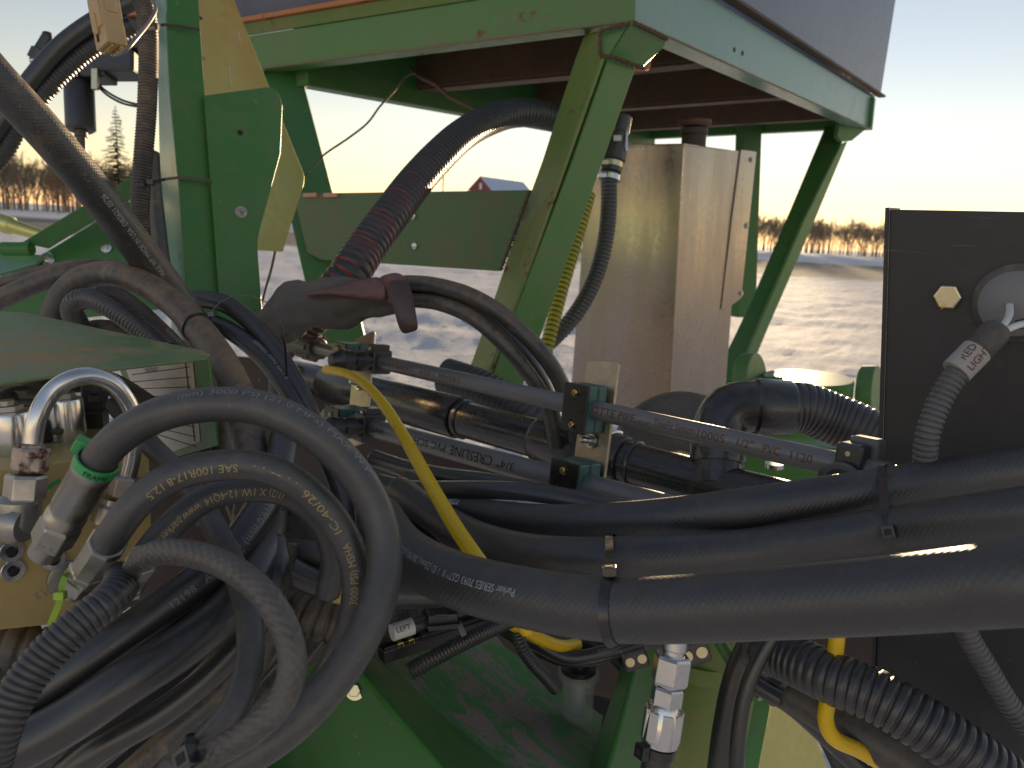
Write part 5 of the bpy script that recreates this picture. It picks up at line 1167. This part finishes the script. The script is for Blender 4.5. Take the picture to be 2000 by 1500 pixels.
# ------------------------------------------------------------------ lower green deck
def deck():
    t = thing('green_deck', P(900, 1500, .75), 'mud crusted green steel deck plate under the hoses', 'deck')
    top = PL3((729, 1281, .70), (942, 1233, .98), (1010, 1500, .66))
    plate('top_plate', top, [(720, 1276), (760, 1210), (942, 1200), (985, 1262), (1178, 1398), (1150, 1560), (1060, 1560)], .006, 'green_dusty', t, .001)
    band = PL3((729, 1281, .698), (1010, 1500, .658), (711, 1311, .645))
    plate('edge_bevel', band, [(700, 1250), (722, 1276), (1060, 1558), (930, 1570), (708, 1312)], .006, 'green', t, .002)
    fr = PL3((711, 1312, .645), (880, 1500, .612), (640, 1450, .655))
    f = plate('front_plate', fr, [(690, 1245), (708, 1313), (932, 1572), (420, 1572), (560, 1330)], .006, 'green_dark', t, .002)
    nn = fr.n if (CAM-fr.p).dot(fr.n) > 0 else -fr.n
    bolt_head(fr.at(694, 1347), (CAM-fr.at(694, 1347)).normalized()+nn, .0058, 'zinc_yellow', f)
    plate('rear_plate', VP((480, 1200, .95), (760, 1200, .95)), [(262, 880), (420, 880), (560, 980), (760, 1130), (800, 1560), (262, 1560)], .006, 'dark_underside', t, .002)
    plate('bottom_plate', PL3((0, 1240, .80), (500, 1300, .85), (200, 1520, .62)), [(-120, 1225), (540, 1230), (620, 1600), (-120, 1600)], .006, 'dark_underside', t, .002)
deck()
def strut():
    t = thing('green_strut', P(1190, 1500, .72), 'green angled strut beside the silver fitting', 'strut')
    plate('face', PL3((1225, 1300, .80), (1157, 1500, .74), (1240, 1300, .79)), [(1236, 1230), (1262, 1230), (1243, 1290), (1170, 1560), (1128, 1560), (1212, 1302)], .006, 'green', t, .002)
    plate('side', PL3((1243, 1290, .792), (1170, 1520, .74), (1300, 1300, .86)), [(1263, 1230), (1330, 1230), (1300, 1560), (1171, 1560), (1244, 1290)], .005, 'green_dark', t, .002)
    c = P(1345, 1560, .98); tt = thing('olive_cylinder', c, 'olive painted cylinder standing behind the silver fitting', 'cylinder')
    lathe('barrel', c, MUP+_r*.08, [(0, .058), (.28, .058), (.282, .05)], 'green_olive', tt, n=40)
    lathe('collar', c+MUP*.2, MUP+_r*.08, [(0, .0585), (.012, .060), (.02, .0585)], 'green_olive', tt, n=40)
strut()
def bracket_yellow():
    t = thing('corner_bracket', P(1510, 1500, .95), 'green bracket with one face tinted yellow as if sunlit under the corrugated conduit', 'bracket')
    plate('green_face', PL3((1490, 1380, .95), (1460, 1500, .93), (1507, 1380, .95)), [(1472, 1340), (1512, 1330), (1506, 1372), (1470, 1560), (1440, 1560)], .006, 'green', t, .001)
    plate('sun_tinted_face', PL3((1508, 1372, .95), (1472, 1500, .93), (1590, 1440, 1.05)), [(1513, 1330), (1570, 1380), (1640, 1560), (1471, 1560), (1507, 1372)], .006, 'galvanised', t, .001)  # sunlight on this face is put into its gold colour
    g = tag(lathe('green_rod', P(1402, 1248, .74), P(1462, 1345, .72)-P(1402, 1248, .74), [(0, .006), (.058, .006), (.062, .004)], 'green_aged', None, n=20), 'short green rod slanting behind the hanging hose', 'rod')
    s = thing('pipe_coupler', P(1500, 1320, .74), 'grey metal coupler behind the hanging hose loop', 'coupler'); a = P(1440, 1275, .76); d = P(1560, 1360, .72)-a
    lathe('body', a, d, [(0, .022), (.02, .022), (.022, .026), (.04, .026), (.042, .020), (.07, .020)], 'steel_dusty', s, n=26); hexnut('nut', a+d*.55, d, .023, .018, 'black_dusty', s)
    tag(link('masking_tape', slab([P(1572, 1345, .69), P(1604, 1330, .685), P(1606, 1365, .685), P(1596, 1382, .69), P(1575, 1362, .69)], .001), 'tan_plastic'), 'scrap of tan tape stuck beside the yellow tube bend', 'tape')
bracket_yellow()
def filter_bowl():
    c = P(1128, 1400, .86); u = MUP; t = thing('filter_bowl', c, 'clear plastic filter bowl with threaded ring below yellow tube', 'filter'); k = .86/FPX
    lathe('bowl', c, u, [(0, 28*k), (.004, 30*k), (88*k, 31*k), (89*k, 28.5*k), (6*k, 27*k)], 'clear_bowl', t, n=36)
    lathe('ring', c+u*86*k, u, [(0, 33*k), (2*k, 39*k), (14*k, 39*k), (16*k, 33*k)], 'clear_bowl', t, n=36)
    lathe('core', c+u*14*k, u, [(0, 14*k), (78*k, 14*k)], 'white_tag', t, n=20)
    hd = lathe('head', c+u*102*k, u, [(0, 34*k), (10*k, 34*k), (12*k, 22*k), (60*k, 22*k)], 'black_plastic', t, n=28)
    lathe('port', c+u*138*k-_f*.005, u*.4-_f, [(0, 22*k), (16*k, 22*k), (17*k, 12*k)], 'black_plastic', hd, n=24)
    lathe('base_tank', P(1150, 1480, 1.05), MUP, [(0, .07), (.05, .07), (.055, .05)], 'dark_underside', t, n=30)
filter_bowl()
# wiring harness below the fat hoses
def harness():
    t = thing('cable_tray', P(860, 1260, .68), 'black plastic cable channel lying on the muddy deck', 'cable channel')
    a, b = P(744, 1279, .67), P(985, 1200, .74); d = b-a; B = basis(d, MUP); c = (a+b)/2
    box('channel', c, B, d.length, .012, .014, 'black_plastic', t, .001)
    for s in (-1, 1): box('lip', c+B[1]*.007+B[2]*.005*s, B, d.length*.98, .004, .002, 'black_plastic', t, .0005)
    for f in (.12, .2, .3): box('clip', a+d*f+B[1]*.008, B, .006, .006, .018, 'brass' if f < .25 else 'black_plastic', t, .0008)
    chose('corrugated_conduit', 'thin corrugated conduit under the black cable channel', [(800, 1312, .66), (835, 1292, .665), (890, 1262, .68), (950, 1232, .70), (1010, 1205, .73)], .0078, 'loom', .0032, .0011)
    chose('corrugated_conduit', 'short corrugated conduit draped over the deck edge', [(985, 1215, .76), (1008, 1232, .75), (1018, 1262, .74), (1038, 1292, .74), (1062, 1318, .75), (1085, 1345, .77)], .0068, 'loom', .0031, .001)
    cabs = []
    for k, (pts, r, lab) in enumerate([([(930, 1205, .80), (990, 1228, .79), (1050, 1258, .78), (1110, 1284, .78), (1170, 1276, .78), (1240, 1258, .78), (1300, 1255, .78)], .0068, 'printed black cable passing the filter bowl'), ([(960, 1218, .82), (1030, 1262, .80), (1100, 1292, .80), (1160, 1290, .80), (1230, 1268, .80), (1330, 1250, .80)], .0052, 'thin black cable below the printed cable'), ([(1130, 1240, .84), (1180, 1262, .84), (1220, 1300, .84), (1250, 1340, .84)], .009, 'dark cable behind the green strut top')]): cabs.append(hose('power_cable', lab, pts, r, 'hose_smooth', f'cab{k}', cat='cable'))
    lettering(cabs[0], 'cab0', 'FORM COVER 105C', (1168, 1277), .004, 'ink_grey', off=15)
    p = P(765, 1236, .64); ax = P(808, 1222, .65)-p; t2 = thing('wire_splice', p, 'white tagged wire splice on the muddy deck', 'splice')
    lathe('tag', p, ax, [(0, .0072), (.019, .0072)], 'white_tag', t2, n=20); lathe('tape', p+ax.normalized()*.019, ax, [(0, .0065), (.012, .006)], 'black_plastic', t2, n=18)
    PATHS['SPL'] = (Path([p, p+ax], .002), .0073); lettering(t2.children[0], 'SPL', 'LEFT', (768, 1236), .0045, 'ink_black', off=5, lift=.0002)
    wire('red_wire', 'tiny red wire between splice and connector', [(812, 1222, .655), (822, 1215, .66), (834, 1210, .665)], .0016, 'red_wire')
    plug(860, 1203, 58, 34, .66, 'black connector lying on the deck near the splice')
    tg = thing('cable_tie', P(895, 1200, .67), 'black cable tie around channel and conduit on the deck', 'cable tie'); q = [P(882, 1184, .68), P(889, 1200, .672), P(897, 1220, .668), P(906, 1240, .668), P(908, 1246, .675)]
    link('strap', ribbon_mesh(q, [CAM-x for x in q], .005, .0015), 'tie', tg); box('head', P(880, 1183, .68), basis(_r, _u), .008, .007, .006, 'tie', tg, .0006)
harness()
# bracketry and clips
def clip(x, y, d, lab):
    t = thing('hose_clip', P(x, y, d), lab, 'clip'); B = basis(_r+_u*.3, _u); box('block', P(x, y, d), B, .026, .020, .014, 'black_plastic', t, .003)
    for s in (-1, 1): lathe('eyelet', P(x, y, d)-_f*.007+B[0]*.006*s, -_f, [(0, .0045), (.001, .0045)], 'zinc_yellow', t, n=16)
clip(1352, 1272, .60, 'black hose clip with two eyelets beside the silver fitting')
clip(1240, 1285, .74, 'small scuffed clip on top of the green strut')
# tan connector at the picture top
def tan_connector():
    d = .92; t = thing('wire_connector', P(222, 100, d), 'tan multi pin connector hanging by a grey wire', 'connector')
    ax = (P(226, 98, d)-P(208, 0, d)).normalized(); s = (_r*.72-_f*.55); s = (s-ax*s.dot(ax)).normalized(); n = ax.cross(s)
    if n.dot(CAM-P(210, 50, d)) < 0: n = -n
    c = P(210, 44, d); B = (s, ax, n); k = d/FPX
    b = box('housing', c, B, 48*k, 104*k, 40*k, 'tan_plastic', t, .0015)
    box('cover', c-ax*14*k+n*20*k, B, 40*k, 64*k, 6*k, 'tan_plastic', b, .001); box('latch', c+n*23*k+ax*8*k-s*4*k, B, 14*k, 40*k, 5*k, 'tan_plastic', b, .001)
    box('slot', c+n*20.5*k+ax*32*k-s*8*k, B, 7*k, 16*k, 2*k, 'hole', b, 0); box('side_latch', c+s*24*k-ax*28*k, B, 5*k, 36*k, 22*k, 'tan_plastic', b, .001)
    box('shoulder', c-s*24*k-ax*10*k, B, 10*k, 44*k, 30*k, 'tan_plastic', b, .001)
    for i in range(6):
        for j in range(2): lathe('pin', c+ax*52*k+s*(i-2.5)*7*k+n*(j-.5)*16*k, ax, [(0, 3*k), (5*k, 3*k), (6*k, 2*k)], 'brass', b, n=10)
    wire('connector_wire', 'thin grey wire curving from the tan connector to the conduit', [(226, 106, .92), (245, 98, .90), (270, 70, .92), (292, 42, .98), (303, 22, 1.0), (302, 8, 1.02), (290, -12, 1.04)], .0024, 'grey_wire')
tan_connector()
# black actuator behind
def actuator():
    d = 1.5; k = d/FPX; t = thing('valve_actuator', P(156, 300, d), 'black electric valve actuator hanging behind the hoses', 'actuator')
    u = (P(154, 160, d)-P(158, 256, d)).normalized(); c = P(158, 256, d)
    lathe('motor', c, u, [(0, 22*k), (4*k, 27*k), (92*k, 27*k), (96*k, 24*k)], 'black_plastic', t, n=30); box('label', c+u*100*k-_f*.03, basis(_r, u), 30*k, 10*k, 2*k, 'white_tag', t, 0)
    lathe('stem', c, -u, [(0, 12*k), (12*k, 12*k), (13*k, 9*k), (44*k, 8*k), (46*k, 4*k)], 'black_dusty', t, n=20)
    box('bracket', c+u*112*k+_r*20*k, basis(_r, u), 90*k, 30*k, 50*k, 'black_plastic', t, .004); box('gear_case', P(232, 128, d), basis(_r, _u), 84*k, 44*k, 60*k, 'black_plastic', t, .006)
    box('bolt_strip', P(186, 155, d-.03), basis(_r, u), 12*k, 40*k, 8*k, 'zinc_yellow', t, .001); box('head', P(262, 70, d), basis(_r, _u), 50*k, 70*k, 50*k, 'black_plastic', t, .006); box('orange_tab', P(260, 28, d-.03), basis(_r, _u), 24*k, 8*k, 10*k, 'orange_plastic', t, .001)
    v = thing('hose_coupling', P(70, 110, 1.55), 'black hose coupling poking up behind the smooth hose', 'coupling'); k = 1.55/FPX
    lathe('body', P(72, 118, 1.55), _u+_r*.5, [(0, 18*k), (20*k, 18*k), (22*k, 14*k), (50*k, 12*k)], 'black_plastic', v, n=22); lathe('lever', P(60, 118, 1.55), _r, [(0, 6*k), (50*k, 6*k)], 'zinc', v, n=12)
    lathe('knob', P(92, 86, 1.55), _u, [(0, 8*k), (12*k, 11*k), (22*k, 8*k)], 'black_plastic', v, n=16)
    for a in ((0, 0), (4, 6)): wire('actuator_wire', 'thin wire from the actuator to the conduit' if a[0] == 0 else 'second thin wire from the actuator to the conduit', [(186, 158+a[0], 1.5), (205, 176+a[1], 1.48), (235, 194+a[1], 1.45), (275, 206+a[0], 1.40)], .0022, 'black_plastic')
actuator()
# coloured ties
def strap_tie(lab, key, px, m, head, tail=None, txt=None, w=.006, extra=.0012):
    pa, r = PATHS[key]; p, tt = pa.at(pa.near_px(*px)); t = thing('cable_tie', p, lab, 'cable tie'); e1 = (CAM-p); e1 = (e1-tt*e1.dot(tt)).normalized(); e2 = tt.cross(e1)
    ring = [p+(e1*math.cos(a)+e2*math.sin(a))*(r+extra) for a in np.linspace(0, 2*math.pi, 40, endpoint=False)]
    s = link('strap', ribbon_mesh(ring, [q-p for q in ring], w, .0014, True), m, t); h = P(*head); box('head', h, basis(e2, tt), .009, .009, .008, m, t, .0008)
    if tail: q = [P(*x) for x in tail]; link('tail', ribbon_mesh(q, [CAM-x for x in q], .0048, .0012), m, t)
    if txt: PATHS['tmp'] = (pa, r+.0029); lettering(s, 'tmp', txt, px, .0035, 'ink_black', off=10)
strap_tie('green cable tie marked FRAME round the thick hose end', 'L1', (186, 910), 'tie_green', (160, 870, .455))
pa, r_ = PATHS['L1']; p, tt = pa.at(pa.near_px(186, 910)); n_ = (CAM-p); n_ = (n_-tt*n_.dot(tt)).normalized(); x_ = n_.cross(tt); 
x_ = x_ if x_.dot(_r) > 0 else -x_
o_ = bpy.data.objects.get('cable_tie'); 
for o_ in bpy.data.objects:
    if o_.get('label', '').startswith('green cable tie marked'):
        me = text_verts('FRAME', .0048)
        for v in me.vertices:
            a = (v.co.x-.004)/(r_+.003); v.co = p+(n_*math.cos(a)+x_*math.sin(a))*(r_+.0031)-tt*(v.co.y-.002)*(1 if tt.dot(_u) < 0 else -1)
        link('lettering', me, 'ink_black', [c for c in o_.children if c.name.startswith('strap')][0]); break
lt = thing('cable_tie', P(125, 1150, .46), 'lime green cable tie hanging on the valve block port', 'cable tie')
for nm, pts in (('strap', [(137, 1120, .455), (126, 1128, .45), (121, 1145, .448), (120, 1160, .448)]), ('tail', [(119, 1166, .448), (112, 1186, .446), (104, 1206, .446), (98, 1222, .448)])):
    q = [P(*x) for x in pts]; link(nm, ribbon_mesh(q, [CAM-x for x in q], .0036, .0012), 'tie_lime', lt)
box('head', P(118, 1163, .446), basis(_r, _u), .0062, .0048, .005, 'tie_lime', lt, .0006)
